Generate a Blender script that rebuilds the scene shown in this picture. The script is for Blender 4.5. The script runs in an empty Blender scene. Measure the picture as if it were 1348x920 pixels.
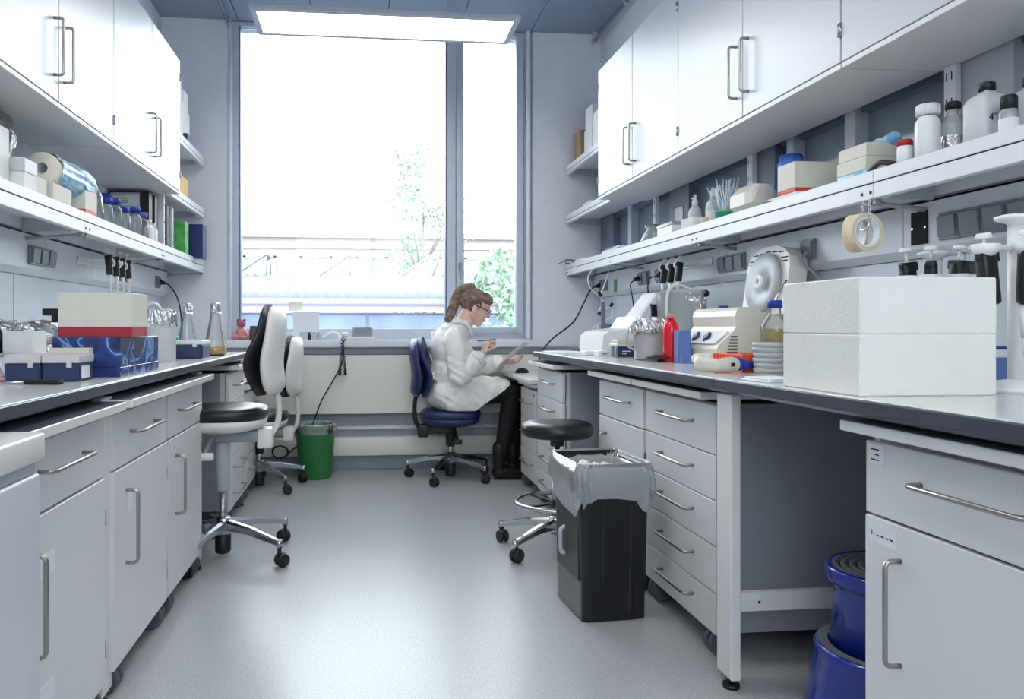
import bpy, bmesh, math, random
from math import sin, cos, pi, radians, sqrt
from mathutils import Vector, Matrix, noise
random.seed(7)
S = bpy.context.scene
COL = S.collection

# ---------------------------------------------------------------- camera, world, exposure
cam_d = bpy.data.cameras.new('camera')
cam = bpy.data.objects.new('camera', cam_d); COL.objects.link(cam)
cam.location = (0, 0, 1.05); cam.rotation_euler = (radians(90), 0, radians(-5.9))
cam_d.sensor_width = 36; cam_d.lens = 26.706
cam_d.shift_x = 0.0682; cam_d.shift_y = -0.0223
cam_d.clip_end = 300
S.camera = cam
S.view_settings.view_transform = 'Standard'; S.view_settings.look = 'None'
S.view_settings.gamma = 1; S.view_settings.exposure = 1.8
S.view_settings.use_curve_mapping = False

SKY = 2.45          # overcast sky radiance
LAMP = 3.0         # ceiling lamp diffuser radiance
w = bpy.data.worlds.new('world'); S.world = w; w.use_nodes = True
nt = w.node_tree; nt.nodes.clear()
out = nt.nodes.new('ShaderNodeOutputWorld'); bg = nt.nodes.new('ShaderNodeBackground')
tc = nt.nodes.new('ShaderNodeTexCoord'); nz = nt.nodes.new('ShaderNodeTexNoise'); nz.inputs['Scale'].default_value = 2.2
nz.inputs['Detail'].default_value = 5
rmp = nt.nodes.new('ShaderNodeValToRGB')
rmp.color_ramp.elements[0].position = .3; rmp.color_ramp.elements[0].color = (.97, .985, 1, 1)
rmp.color_ramp.elements[1].position = .7; rmp.color_ramp.elements[1].color = (1, 1, 1, 1)
nt.links.new(tc.outputs['Generated'], nz.inputs['Vector']); nt.links.new(nz.outputs['Fac'], rmp.inputs['Fac'])
nt.links.new(rmp.outputs['Color'], bg.inputs['Color']); bg.inputs['Strength'].default_value = SKY
nt.links.new(bg.outputs[0], out.inputs[0])

# ---------------------------------------------------------------- materials
def lin(c):
    return tuple(((x/255+.055)/1.055)**2.4 if x > 10 else x/255/12.92 for x in c) + (1,)
M = {}
def mat(name, rgb, rough=.5, metal=0, var=.04, scale=12, bump=0, bscale=60, emit=0, coat=0, rgb2=None, spec=.5, trans=0, sss=0):
    m = bpy.data.materials.new(name); m.use_nodes = True
    n = m.node_tree; L = n.links; p = n.nodes['Principled BSDF']
    c = lin(rgb)
    t = n.nodes.new('ShaderNodeTexCoord'); z = n.nodes.new('ShaderNodeTexNoise')
    z.inputs['Scale'].default_value = scale; z.inputs['Detail'].default_value = 3
    L.new(t.outputs['Object'], z.inputs['Vector'])
    r = n.nodes.new('ShaderNodeValToRGB')
    r.color_ramp.elements[0].position = .35; r.color_ramp.elements[1].position = .65
    r.color_ramp.elements[0].color = tuple(x*(1-var) for x in c[:3]) + (1,)
    r.color_ramp.elements[1].color = (tuple(min(1, x*(1+var)) for x in c[:3]) + (1,)) if rgb2 is None else lin(rgb2)
    L.new(z.outputs['Fac'], r.inputs['Fac']); L.new(r.outputs['Color'], p.inputs['Base Color'])
    p.inputs['Roughness'].default_value = rough; p.inputs['Metallic'].default_value = metal
    p.inputs['Specular IOR Level'].default_value = spec
    p.inputs['Coat Weight'].default_value = coat
    if trans: p.inputs['Transmission Weight'].default_value = trans
    if bump:
        b = n.nodes.new('ShaderNodeBump'); z2 = n.nodes.new('ShaderNodeTexNoise')
        z2.inputs['Scale'].default_value = bscale; z2.inputs['Detail'].default_value = 4
        L.new(t.outputs['Object'], z2.inputs['Vector'])
        b.inputs['Strength'].default_value = bump; b.inputs['Distance'].default_value = .01
        L.new(z2.outputs['Fac'], b.inputs['Height']); L.new(b.outputs['Normal'], p.inputs['Normal'])
    if emit:
        p.inputs['Emission Color'].default_value = c; p.inputs['Emission Strength'].default_value = emit
    M[name] = m; return m
def clear(name, rgb, opacity=.12, gloss=.5, rough=.03, bump=0, bscale=40):
    """thin clear glass / film: transparent, tinted, with a fresnel gloss and a little diffuse body"""
    m = bpy.data.materials.new(name); m.use_nodes = True
    n = m.node_tree; n.nodes.clear(); L = n.links
    o = n.nodes.new('ShaderNodeOutputMaterial')
    tr = n.nodes.new('ShaderNodeBsdfTransparent'); gl = n.nodes.new('ShaderNodeBsdfGlossy'); df = n.nodes.new('ShaderNodeBsdfDiffuse')
    c = lin(rgb)
    tr.inputs[0].default_value = tuple(.25+.75*x for x in c[:3]) + (1,); df.inputs[0].default_value = c
    gl.inputs['Roughness'].default_value = rough
    lw = n.nodes.new('ShaderNodeFresnel'); lw.inputs[0].default_value = 1.45
    mul = n.nodes.new('ShaderNodeMath'); mul.operation = 'MULTIPLY'; mul.inputs[1].default_value = gloss*2
    mul.use_clamp = True
    L.new(lw.outputs[0], mul.inputs[0])
    a = n.nodes.new('ShaderNodeMixShader'); b = n.nodes.new('ShaderNodeMixShader')
    a.inputs[0].default_value = opacity
    L.new(tr.outputs[0], a.inputs[1]); L.new(df.outputs[0], a.inputs[2])
    L.new(mul.outputs[0], b.inputs[0]); L.new(a.outputs[0], b.inputs[1]); L.new(gl.outputs[0], b.inputs[2])
    L.new(b.outputs[0], o.inputs[0])
    if bump:
        t = n.nodes.new('ShaderNodeTexCoord'); z2 = n.nodes.new('ShaderNodeTexNoise'); z2.inputs['Scale'].default_value = bscale
        bb = n.nodes.new('ShaderNodeBump'); bb.inputs['Strength'].default_value = bump; bb.inputs['Distance'].default_value = .01
        L.new(t.outputs['Object'], z2.inputs['Vector']); L.new(z2.outputs['Fac'], bb.inputs['Height'])
        for q in (gl, df, lw): L.new(bb.outputs[0], q.inputs['Normal'])
    M[name] = m; return m

mat('wall_paint', (230, 232, 240), .7, bump=.05, bscale=150, var=.015)
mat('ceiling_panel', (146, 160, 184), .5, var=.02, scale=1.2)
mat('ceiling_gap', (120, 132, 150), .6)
mat('cabinet_white', (206, 210, 218), .32, var=.01, scale=3)
mat('cabinet_grey', (228, 228, 229), .4, var=.015, scale=3)
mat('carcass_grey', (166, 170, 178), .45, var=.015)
mat('board_edge', (230, 229, 227), .4, var=.01)
mat('shelf_white', (230, 232, 238), .35, var=.01)
mat('steel_grey', (190, 195, 202), .4, var=.02)
mat('dark_slot', (22, 24, 30), .8)
mat('frame_alu', (196, 204, 218), .4, metal=.0, var=.02)
mat('frame_alu_dark', (104, 114, 134), .4, metal=.0)
mat('guide_white', (236, 240, 248), .3)
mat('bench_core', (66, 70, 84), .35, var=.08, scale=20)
mat('bench_top', (222, 222, 220), .2, var=.04, scale=60, coat=.2)
mat('chrome', (205, 206, 210), .18, metal=1)
mat('nickel', (176, 174, 170), .32, metal=1)
mat('alu_polished', (190, 194, 200), .25, metal=1)
mat('black_leather', (26, 27, 34), .32, bump=.15, bscale=120, var=.15)
mat('navy_leather', (36, 44, 92), .36, bump=.15, bscale=120, var=.1)
mat('black_plastic', (26, 27, 30), .42, var=.1)
mat('bin_plastic', (22, 24, 27), .36, var=.1)
mat('caster_grey', (92, 95, 102), .5)
mat('shell_white', (232, 230, 226), .35, var=.01)
mat('grey_plastic', (150, 154, 160), .4)
mat('socket_grey', (128, 134, 142), .25, var=.05)
mat('socket_plate', (190, 196, 204), .3)
mat('white_plastic', (238, 239, 240), .3, var=.01)
mat('cream_plastic', (222, 218, 204), .35, var=.015)
mat('beige_plastic', (196, 188, 172), .4, var=.02)
mat('cream_card', (226, 222, 208), .65, var=.02)
mat('white_card', (238, 238, 236), .6, var=.015)
mat('brown_card', (178, 146, 118), .75, var=.05)
mat('yellow_card', (226, 196, 128), .7, var=.06)
mat('red_card', (176, 38, 52), .5)
mat('coral_card', (214, 70, 62), .5)
mat('navy_plastic', (44, 58, 96), .4, var=.05)
mat('navy_card', (20, 44, 104), .5, var=.05)
mat('blue_cap', (32, 62, 170), .35)
mat('violet_cap', (112, 104, 190), .35)
mat('blue_gloss', (24, 48, 150), .18, coat=.5, var=.06)
mat('step_tread', (112, 116, 122), .7, bump=.4, bscale=200)
mat('green_bin', (52, 136, 74), .4, var=.05)
mat('green_pack', (98, 190, 92), .35, rgb2=(60, 150, 70), scale=18)
mat('green_liquid', (34, 168, 112), .3)
mat('red_liquid', (222, 28, 48), .25)
mat('orange_plastic', (250, 92, 38), .35)
mat('yellow_liquid', (188, 158, 60), .2)
mat('amber_liquid', (228, 168, 40), .2)
mat('foil', (214, 214, 216), .22, metal=1, bump=1.0, bscale=45)
mat('styrofoam', (238, 238, 234), .85, bump=.25, bscale=160, var=.01)
mat('paper', (240, 242, 246), .8, var=.01)
mat('paper_towel', (240, 236, 224), .85, bump=.2, bscale=220)
mat('blue_film', (96, 178, 222), .18, rgb2=(214, 234, 244), scale=14, bump=.8, bscale=30)
mat('blue_bag', (46, 98, 206), .25, rgb2=(90, 140, 226), scale=20, bump=.5)
mat('tape_cream', (226, 212, 184), .6, var=.03)
mat('pink_plastic', (226, 150, 150), .4)
mat('skin', (232, 190, 172), .5, var=.03, scale=20)
mat('hair', (92, 72, 66), .45, rgb2=(146, 122, 106), scale=26, bump=.5, bscale=90)
mat('coat_cloth', (240, 239, 236), .8, var=.012, bump=.5, bscale=26)
mat('leggings', (16, 16, 20), .8, var=.1)
mat('boot', (20, 19, 21), .45)
mat('lips', (190, 110, 108), .5)
mat('eye_dark', (40, 36, 40), .3)
mat('glasses_arm', (40, 58, 110), .3)
mat('shirt_blue', (196, 208, 232), .8)
mat('lcd', (120, 132, 140), .3)
mat('radiator_cover', (236, 234, 226), .5, var=.01)
mat('wall_low', (168, 174, 184), .6)
mat('skirting', (150, 156, 166), .6)
mat('diffuser', (252, 251, 246), .5, emit=LAMP)
mat('duct_white', (222, 226, 234), .3, var=.012)
mat('splash_blue', (214, 220, 230), .3, var=.015)
mat('pane_grey', (138, 152, 166), .12, var=.25, scale=1.2)
mat('column_grey', (112, 120, 136), .5)
mat('ext_brick', (158, 146, 143), .9, var=.06, scale=1.5)
mat('ext_stone', (158, 156, 156), .9)
mat('ext_glass', (132, 140, 148), .2)
mat('ext_roof', (90, 91, 96), .8, var=.06, scale=3)
mat('ext_gutter', (130, 142, 158), .5)
mat('ext_fascia', (146, 132, 136), .8)
mat('ext_wall', (76, 88, 114), .5, rgb2=(98, 110, 136), scale=1.2)
mat('ext_ground', (120, 120, 120), .9)
mat('leaf', (108, 134, 110), .6, rgb2=(138, 162, 138), scale=3)
mat('bark', (110, 100, 92), .9)
mat('purple_fur', (168, 104, 120), .8)
mat('tipbox_clear', (216, 208, 212), .3)
mat('sticker', (236, 238, 244), .6)
mat('ink', (40, 42, 56), .7)
mat('sticky_yellow', (240, 206, 110), .7)
clear('window_glass', (240, 248, 252), .015, .35, .0)
clear('clear_glass', (236, 240, 242), .14, .45, .03)
clear('clear_plastic', (242, 243, 245), .36, .6, .12)
clear('milky_plastic', (234, 237, 240), .72, .4, .3)
clear('bag_film', (214, 218, 224), .50, .35, .3, bump=.6, bscale=25)
clear('clear_film', (222, 226, 230), .24, .9, .15, bump=1, bscale=30)
clear('goggle_lens', (190, 205, 225), .15, .8, .03)

# floor: grey vinyl with fine speckle
def floor_mat():
    m = mat('floor_vinyl', (158, 162, 170), .34, var=.0, scale=.7)
    n = m.node_tree; L = n.links; p = n.nodes['Principled BSDF']
    t = n.nodes.new('ShaderNodeTexCoord')
    z = n.nodes.new('ShaderNodeTexNoise'); z.inputs['Scale'].default_value = 190; z.inputs['Detail'].default_value = 2
    z1 = n.nodes.new('ShaderNodeTexNoise'); z1.inputs['Scale'].default_value = 1.1; z1.inputs['Detail'].default_value = 6
    L.new(t.outputs['Object'], z.inputs['Vector']); L.new(t.outputs['Object'], z1.inputs['Vector'])
    r = n.nodes.new('ShaderNodeValToRGB')
    for e, ps, c in ((r.color_ramp.elements[0], .3, (158, 160, 164)), (r.color_ramp.elements[1], .72, (198, 200, 203))):
        e.position = ps; e.color = lin(c)
    e = r.color_ramp.elements.new(.5); e.color = lin((179, 181, 184))
    L.new(z.outputs['Fac'], r.inputs['Fac'])
    mx = n.nodes.new('ShaderNodeMix'); mx.data_type = 'RGBA'; mx.blend_type = 'MULTIPLY'; mx.inputs[0].default_value = .25
    r2 = n.nodes.new('ShaderNodeValToRGB'); r2.color_ramp.elements[0].color = (.75, .75, .75, 1)
    r2.color_ramp.elements[0].position = .35; r2.color_ramp.elements[1].position = .6
    L.new(z1.outputs['Fac'], r2.inputs['Fac']); L.new(r.outputs['Color'], mx.inputs[6]); L.new(r2.outputs['Color'], mx.inputs[7])
    L.new(mx.outputs[2], p.inputs['Base Color'])
    rr = n.nodes.new('ShaderNodeMapRange'); rr.inputs['To Min'].default_value = .24; rr.inputs['To Max'].default_value = .36
    L.new(z1.outputs['Fac'], rr.inputs['Value']); L.new(rr.outputs[0], p.inputs['Roughness'])
floor_mat()
# blue lightning print on the carton
def print_mat():
    m = mat('blue_print', (30, 36, 80), .25)
    n = m.node_tree; L = n.links; p = n.nodes['Principled BSDF']
    t = n.nodes.new('ShaderNodeTexCoord'); z = n.nodes.new('ShaderNodeTexNoise')
    z.inputs['Scale'].default_value = 5; z.inputs['Detail'].default_value = 4; z.inputs['Distortion'].default_value = 1.6
    L.new(t.outputs['Object'], z.inputs['Vector'])
    r = n.nodes.new('ShaderNodeValToRGB'); cr = r.color_ramp
    cr.elements[0].position = .40; cr.elements[0].color = lin((34, 36, 84))
    cr.elements[1].position = .62; cr.elements[1].color = lin((40, 52, 110))
    for ps, c in ((.47, (44, 70, 140)), (.5, (130, 180, 226)), (.53, (44, 78, 150))):
        e = cr.elements.new(ps); e.color = lin(c)
    L.new(z.outputs['Fac'], r.inputs['Fac']); L.new(r.outputs['Color'], p.inputs['Base Color'])
print_mat()

# ---------------------------------------------------------------- mesh builder
class MB:
    def __init__(s): s.v = []; s.f = []; s.sm = []
    def add(s, vs, fs, smooth=False, T=None):
        b = len(s.v)
        s.v += [tuple(T @ Vector(q)) if T else tuple(q) for q in vs]
        s.f += [tuple(i+b for i in q) for q in fs]; s.sm += [smooth]*len(fs)
        return s
    def box(s, x0, x1, y0, y1, z0, z1, b=0.0, T=None):
        if x0 > x1: x0, x1 = x1, x0
        if y0 > y1: y0, y1 = y1, y0
        if z0 > z1: z0, z1 = z1, z0
        b = min(b, (x1-x0)*.45, (y1-y0)*.45, (z1-z0)*.45)
        if b <= 0:
            vs = [(x, y, z) for x in (x0, x1) for y in (y0, y1) for z in (z0, z1)]
            fs = [(0,1,3,2), (4,6,7,5), (0,4,5,1), (2,3,7,6), (0,2,6,4), (1,5,7,3)]
            return s.add(vs, fs, False, T)
        bm = bmesh.new(); bmesh.ops.create_cube(bm, size=1)
        for q in bm.verts:
            q.co = Vector(((x0+x1)/2+q.co.x*(x1-x0), (y0+y1)/2+q.co.y*(y1-y0), (z0+z1)/2+q.co.z*(z1-z0)))
        bmesh.ops.bevel(bm, geom=bm.edges[:], offset=b, segments=(1 if b < .004 else 2 if b < .012 else 4), affect='EDGES', profile=.5)
        bm.verts.index_update()
        s.add([q.co.copy() for q in bm.verts], [[q.index for q in f.verts] for f in bm.faces], b >= .006, T); bm.free()
        return s
    def cb(s, c, d, b=0, T=None):   # centred box
        return s.box(c[0]-d[0]/2, c[0]+d[0]/2, c[1]-d[1]/2, c[1]+d[1]/2, c[2]-d[2]/2, c[2]+d[2]/2, b, T)
    def lathe(s, prof, seg=24, c=(0,0,0), T=None, smooth=True, jit=0, sx=1, sy=1):
        vs = []; fs = []; n = len(prof)
        for r, z in prof:
            for k in range(seg):
                a = 2*pi*k/seg; rr = r*(1+random.uniform(-jit, jit))
                vs.append((c[0]+rr*cos(a)*sx, c[1]+rr*sin(a)*sy, c[2]+z+(random.uniform(-jit, jit)*r*.5 if jit else 0)))
        for i in range(n-1):
            for k in range(seg):
                k2 = (k+1) % seg
                fs.append((i*seg+k, i*seg+k2, (i+1)*seg+k2, (i+1)*seg+k))
        if prof[0][0] > 1e-6: fs.append(tuple(range(seg-1, -1, -1)))
        if prof[-1][0] > 1e-6: fs.append(tuple((n-1)*seg+k for k in range(seg)))
        return s.add(vs, fs, smooth, T)
    def shell(s, prof, seg=24, c=(0,0,0), T=None, jit=0, sx=1, sy=1, smooth=True):   # open lathe, no caps
        vs = []; fs = []; n = len(prof)
        for r, z in prof:
            for k in range(seg):
                a = 2*pi*k/seg; rr = r*(1+random.uniform(-jit, jit))
                vs.append((c[0]+rr*cos(a)*sx, c[1]+rr*sin(a)*sy, c[2]+z))
        for i in range(n-1):
            for k in range(seg):
                k2 = (k+1) % seg
                fs.append((i*seg+k, i*seg+k2, (i+1)*seg+k2, (i+1)*seg+k))
        return s.add(vs, fs, smooth, T)
    def cyl(s, p, q, r, r2=None, seg=16, cap=True, bev=0):
        r2 = r if r2 is None else r2
        p = Vector(p); q = Vector(q); d = q-p; L = d.length
        T = Matrix.Translation(p) @ d.to_track_quat('Z', 'Y').to_matrix().to_4x4()
        if bev:
            pr = [(0,0), (r-bev, 0), (r, bev), (r2, L-bev), (r2-bev, L), (0, L)]
        else:
            pr = [(0,0), (r, 0), (r, 0), (r2, L), (r2, L), (0, L)]
        n0 = len(s.v)
        vs = []; fs = []
        for rr, z in pr[1:-1] if bev else [(r, 0), (r2, L)]:
            for k in range(seg):
                a = 2*pi*k/seg; vs.append((rr*cos(a), rr*sin(a), z))
        n = len(vs)//seg
        side = [(i*seg+k, i*seg+(k+1) % seg, (i+1)*seg+(k+1) % seg, (i+1)*seg+k) for i in range(n-1) for k in range(seg)]
        s.add(vs, side, True, T)
        if cap:
            b = len(s.v)-len(vs)
            s.f += [tuple(b+k for k in range(seg-1, -1, -1)), tuple(b+(n-1)*seg+k for k in range(seg))]; s.sm += [False, False]
        return s
    def tube(s, pts, r, seg=8, closed=False, cap=True, rad=None):
        P = [Vector(p) for p in pts]; n = len(P); vs = []; fs = []
        up = None
        for i in range(n):
            if closed: d = P[(i+1) % n]-P[i-1]
            else: d = P[min(i+1, n-1)]-P[max(i-1, 0)]
            d.normalize()
            if up is None:
                up = d.orthogonal().normalized()
            else:
                up = (up - d*up.dot(d)); up = up.normalized() if up.length > 1e-6 else d.orthogonal().normalized()
            sd = d.cross(up); rr = rad[i] if rad else r
            for k in range(seg):
                a = 2*pi*k/seg; vs.append(P[i]+(up*cos(a)+sd*sin(a))*rr)
        m = n if closed else n-1
        for i in range(m):
            j = (i+1) % n
            for k in range(seg):
                k2 = (k+1) % seg; fs.append((i*seg+k, i*seg+k2, j*seg+k2, j*seg+k))
        if cap and not closed:
            fs.append(tuple(range(seg-1, -1, -1))); fs.append(tuple((n-1)*seg+k for k in range(seg)))
        return s.add(vs, fs, True)
    def prism(s, poly, axis, a, b, T=None, smooth=False):
        def m(p, t):
            return {'x': (t, p[0], p[1]), 'y': (p[0], t, p[1]), 'z': (p[0], p[1], t)}[axis]
        n = len(poly); vs = [m(p, a) for p in poly]+[m(p, b) for p in poly]
        fs = [tuple(range(n-1, -1, -1)), tuple(range(n, 2*n))]+[(i, (i+1) % n, n+(i+1) % n, n+i) for i in range(n)]
        s.add(vs, fs, smooth, T)
        s.sm[-len(fs)] = s.sm[-len(fs)+1] = False
        return s
    def ell(s, c, r, T=None, seg=16, rings=10):
        vs = [(c[0]+r[0]*sin(pi*i/rings)*cos(2*pi*k/seg), c[1]+r[1]*sin(pi*i/rings)*sin(2*pi*k/seg), c[2]-r[2]*cos(pi*i/rings)) for i in range(1, rings) for k in range(seg)]
        vs = [(c[0], c[1], c[2]-r[2])]+vs+[(c[0], c[1], c[2]+r[2])]; e = len(vs)-1
        fs = [(0, 1+(k+1) % seg, 1+k) for k in range(seg)]
        for i in range(rings-2):
            for k in range(seg):
                a = 1+i*seg+k; b = 1+i*seg+(k+1) % seg; fs.append((a, b, b+seg, a+seg))
        q = 1+(rings-2)*seg
        fs += [(q+k, q+(k+1) % seg, e) for k in range(seg)]
        return s.add(vs, fs, True, T)
    def cap(s, p, q, r1, r2, seg=14):   # capsule with two radii, closed
        p = Vector(p); q = Vector(q); d = q-p; L = max(d.length, 1e-5)
        T = Matrix.Translation(p) @ d.to_track_quat('Z', 'Y').to_matrix().to_4x4()
        pr = [(r1*cos(a), r1*sin(a)) for a in [-pi/2*.98, -pi/3, -pi/6, 0]]+[(r2*cos(a), L+r2*sin(a)) for a in [0, pi/6, pi/3, pi/2*.98]]
        return s.lathe(pr, seg, T=T)
    def grid(s, fn, nu, nv, smooth=True, thick=0):
        vs = [Vector(fn(i/nu, j/nv)) for j in range(nv+1) for i in range(nu+1)]
        fs = [(j*(nu+1)+i, j*(nu+1)+i+1, (j+1)*(nu+1)+i+1, (j+1)*(nu+1)+i) for j in range(nv) for i in range(nu)]
        if thick:
            N = [Vector((0,0,0)) for _ in vs]
            for f in fs:
                nn = (vs[f[1]]-vs[f[0]]).cross(vs[f[3]]-vs[f[0]])
                for i in f: N[i] += nn
            n = len(vs); vs = vs+[v-q.normalized()*thick for v, q in zip(vs, N)]
            fs2 = [tuple(n+i for i in reversed(f)) for f in fs]
            ring = [i for i in range(nu)]+[j*(nu+1)+nu for j in range(nv)]+[nv*(nu+1)+i for i in range(nu, 0, -1)]+[j*(nu+1) for j in range(nv, 0, -1)]
            side = [(ring[(k+1) % len(ring)], ring[k], n+ring[k], n+ring[(k+1) % len(ring)]) for k in range(len(ring))]
            fs = fs+fs2+side
        return s.add(vs, fs, smooth)
    def mesh(s, name):
        me = bpy.data.meshes.new(name); me.from_pydata(s.v, [], s.f)
        me.polygons.foreach_set('use_smooth', s.sm); me.update()
        return me

def part(name, mb, m, parent=None, label=None, kind=None, loc=None, rot=None):
    me = mb if isinstance(mb, bpy.types.Mesh) else mb.mesh(name)
    me.materials.clear(); me.materials.append(M[m])
    o = bpy.data.objects.new(name, me); COL.objects.link(o)
    if parent: o.parent = parent
    if loc: o.location = loc
    if rot: o.rotation_euler = rot
    if label: o['label'] = label
    if kind: o['kind'] = kind
    return o
def thing(name, label, cat, loc=(0,0,0), rotz=0, group=None):
    o = bpy.data.objects.new(name, None); COL.objects.link(o); o.empty_display_size = .05
    o.location = loc; o.rotation_euler = (0, 0, rotz); o['label'] = label; o['category'] = cat
    if group: o['group'] = group
    return o
def solo(name, mb, m, label, cat, group=None, loc=(0,0,0), rot=(0,0,0)):
    o = part(name, mb, m, loc=loc, rot=rot); o['label'] = label; o['category'] = cat
    if group: o['group'] = group
    return o
def struct(name, mb=None, m=None, parent=None):
    if mb is None:
        o = bpy.data.objects.new(name, None); COL.objects.link(o)
        if parent: o.parent = parent
    else: o = part(name, mb, m, parent)
    if not parent: o['kind'] = 'structure'
    return o
def copy_tree(o, parent=None):
    c = o.copy(); COL.objects.link(c)
    if parent: c.parent = parent
    for ch in list(o.children): copy_tree(ch, c)
    return c
def bez(pts, n=8):
    """Catmull-Rom through the points"""
    P = [Vector(p) for p in pts]; P = [P[0]*2-P[1]]+P+[P[-1]*2-P[-2]]; o = []
    for i in range(1, len(P)-2):
        for k in range(n):
            t = k/n; a, b, c, d = P[i-1:i+3]
            o.append(.5*((2*b)+(c-a)*t+(2*a-5*b+4*c-d)*t*t+(3*b-a-3*c+d)*t**3))
    o.append(P[-2]); return o
def remeshed(mb, name, voxel=.006, it=4, fac=.5):
    me = mb.mesh(name); o = bpy.data.objects.new('tmp', me); COL.objects.link(o)
    r = o.modifiers.new('r', 'REMESH'); r.mode = 'VOXEL'; r.voxel_size = voxel; r.use_smooth_shade = True
    if it:
        q = o.modifiers.new('s', 'SMOOTH'); q.factor = fac; q.iterations = it
    dg = bpy.context.evaluated_depsgraph_get(); dg.update()
    out = bpy.data.meshes.new_from_object(o.evaluated_get(dg)); out.name = name
    bpy.data.objects.remove(o); bpy.data.meshes.remove(me)
    for p in out.polygons: p.use_smooth = True
    return out
R90 = radians(90)
def text_part(name, body, size, m, parent, loc, rot, depth=.0004):
    cu = bpy.data.curves.new(name, 'FONT'); cu.body = body; cu.size = size; cu.extrude = depth
    o = bpy.data.objects.new('tmp', cu); COL.objects.link(o)
    dg = bpy.context.evaluated_depsgraph_get(); dg.update()
    me = bpy.data.meshes.new_from_object(o.evaluated_get(dg)); bpy.data.objects.remove(o); bpy.data.curves.remove(cu)
    return part(name, me, m, parent, loc=loc, rot=rot)

# ================================================================ SETTING
YB = 5.65; XL = -1.45; XR = 1.80; ZC = 3.28; YF = -2.6
struct('floor', MB().box(XL-.2, XR+.2, YF-.2, YB+.3, -.12, 0), 'floor_vinyl')
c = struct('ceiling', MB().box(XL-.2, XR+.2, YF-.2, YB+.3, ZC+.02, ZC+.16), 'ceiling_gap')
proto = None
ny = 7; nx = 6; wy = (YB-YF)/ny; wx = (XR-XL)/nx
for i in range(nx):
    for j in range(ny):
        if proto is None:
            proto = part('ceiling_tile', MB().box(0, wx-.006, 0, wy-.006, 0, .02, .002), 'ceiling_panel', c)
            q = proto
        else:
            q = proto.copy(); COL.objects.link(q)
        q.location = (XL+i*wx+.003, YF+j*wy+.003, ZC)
struct('wall_left', MB().box(XL-.2, XL, YF, YB, 0, ZC), 'wall_paint')
struct('wall_front', MB().box(XL-.2, XL+.15, YF-.2, YF, 0, ZC).box(XR-.15, XR+.2, YF-.2, YF, 0, ZC).box(XL+.15, XR-.15, YF-.2, YF, 0, 1.7).box(XL+.15, XR-.15, YF-.2, YF, 3.0, ZC), 'wall_paint')
fill_win = struct('added_fill_window')  # unseen window added behind the camera to fill camera-facing surfaces with light
part('window_frame', MB().box(XL+.15, XL+.21, YF-.12, YF-.05, 1.7, 3.0).box(XR-.21, XR-.15, YF-.12, YF-.05, 1.7, 3.0).box(XL+.21, XR-.21, YF-.12, YF-.05, 1.7, 1.76).box(XL+.21, XR-.21, YF-.12, YF-.05, 2.94, 3.0), 'frame_alu', fill_win)
part('mullion', MB().box(.14, .20, YF-.12, YF-.05, 1.76, 2.94), 'frame_alu', fill_win)
part('pane', MB().box(XL+.21, .14, YF-.09, YF-.084, 1.76, 2.94), 'window_glass', fill_win)
part('pane', MB().box(.20, XR-.21, YF-.09, YF-.084, 1.76, 2.94), 'window_glass', fill_win)
# right wall with a glazed band
wr = struct('wall_right', MB().box(XR, XR+.2, YF, YB, 0, 1.45).box(XR, XR+.2, YF, YB, 2.75, ZC), 'wall_paint')
g = struct('window_2')
fr = MB().box(XR-.01, XR+.12, YF, YB, 1.45, 1.50, .003).box(XR-.01, XR+.12, YF, YB, 2.70, 2.75, .003)
part('window_frame', fr, 'column_grey', g)
edges = [(5.30, 5.58, 'column_grey'), (4.93, 4.99, 'frame_alu'), (4.02, 4.29, 'column_grey'), (3.14, 3.29, 'column_grey'), (3.00, 3.05, 'frame_alu'),
         (2.60, 2.66, 'steel_grey'), (1.92, 2.14, 'steel_grey'), (1.30, 1.36, 'frame_alu'), (.5, .7, 'column_grey'), (-.5, -.3, 'column_grey'), (-2.6, -2.4, 'column_grey')]
for a, b, m_ in edges:
    part('window_post', MB().box(XR-.02, XR+.12, a, b, 1.50, 2.70, .004), m_, g)
ys = [YB]+[t for e in edges for t in (e[1], e[0])]
for k in range(0, len(ys)-1, 2):
    if ys[k]-ys[k+1] > .05:
        fq = part('pane_frame', MB().box(XR+.005, XR+.03, ys[k+1]+.002, ys[k]-.002, 1.50, 1.535).box(XR+.005, XR+.03, ys[k+1]+.002, ys[k]-.002, 1.83, 1.87)
                  .box(XR+.005, XR+.03, ys[k+1]+.002, ys[k+1]+.035, 1.535, 2.70), 'frame_alu_dark', g)
        part('pane', MB().box(XR+.035, XR+.045, ys[k+1], ys[k], 1.50, 2.70), 'pane_grey', fq)
# back wall round the window opening
WX0, WX1, WZ0 = -.965, 1.27, .90
struct('wall_back', MB().box(XL-.2, WX0, YB, YB+.25, 0, ZC).box(WX1, XR+.2, YB, YB+.25, 0, ZC).box(WX0, WX1, YB, YB+.25, 0, WZ0), 'wall_paint')
win = struct('window_1')
f = MB(); y0, y1 = YB+.03, YB+.11
f.box(WX0, -.905, y0, y1, WZ0, ZC, .004).box(1.212, WX1, y0, y1, WZ0, ZC, .004).box(-.905, 1.212, y0, y1, WZ0, 1.035, .004).box(-.905, 1.212, y0, y1, ZC-.03, ZC, .004)
part('window_frame', f, 'frame_alu', win)
part('mullion', MB().box(.624, .688, y0-.01, y1, 1.035, ZC-.03, .004), 'frame_alu', win)
sash = part('sash', MB().box(.692, .75, y0-.02, y1-.01, 1.0, ZC-.03, .006).box(1.15, 1.208, y0-.02, y1-.01, 1.0, ZC-.03, .006).box(.75, 1.15, y0-.02, y1-.01, 1.0, 1.045, .006), 'frame_alu', win)
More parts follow.
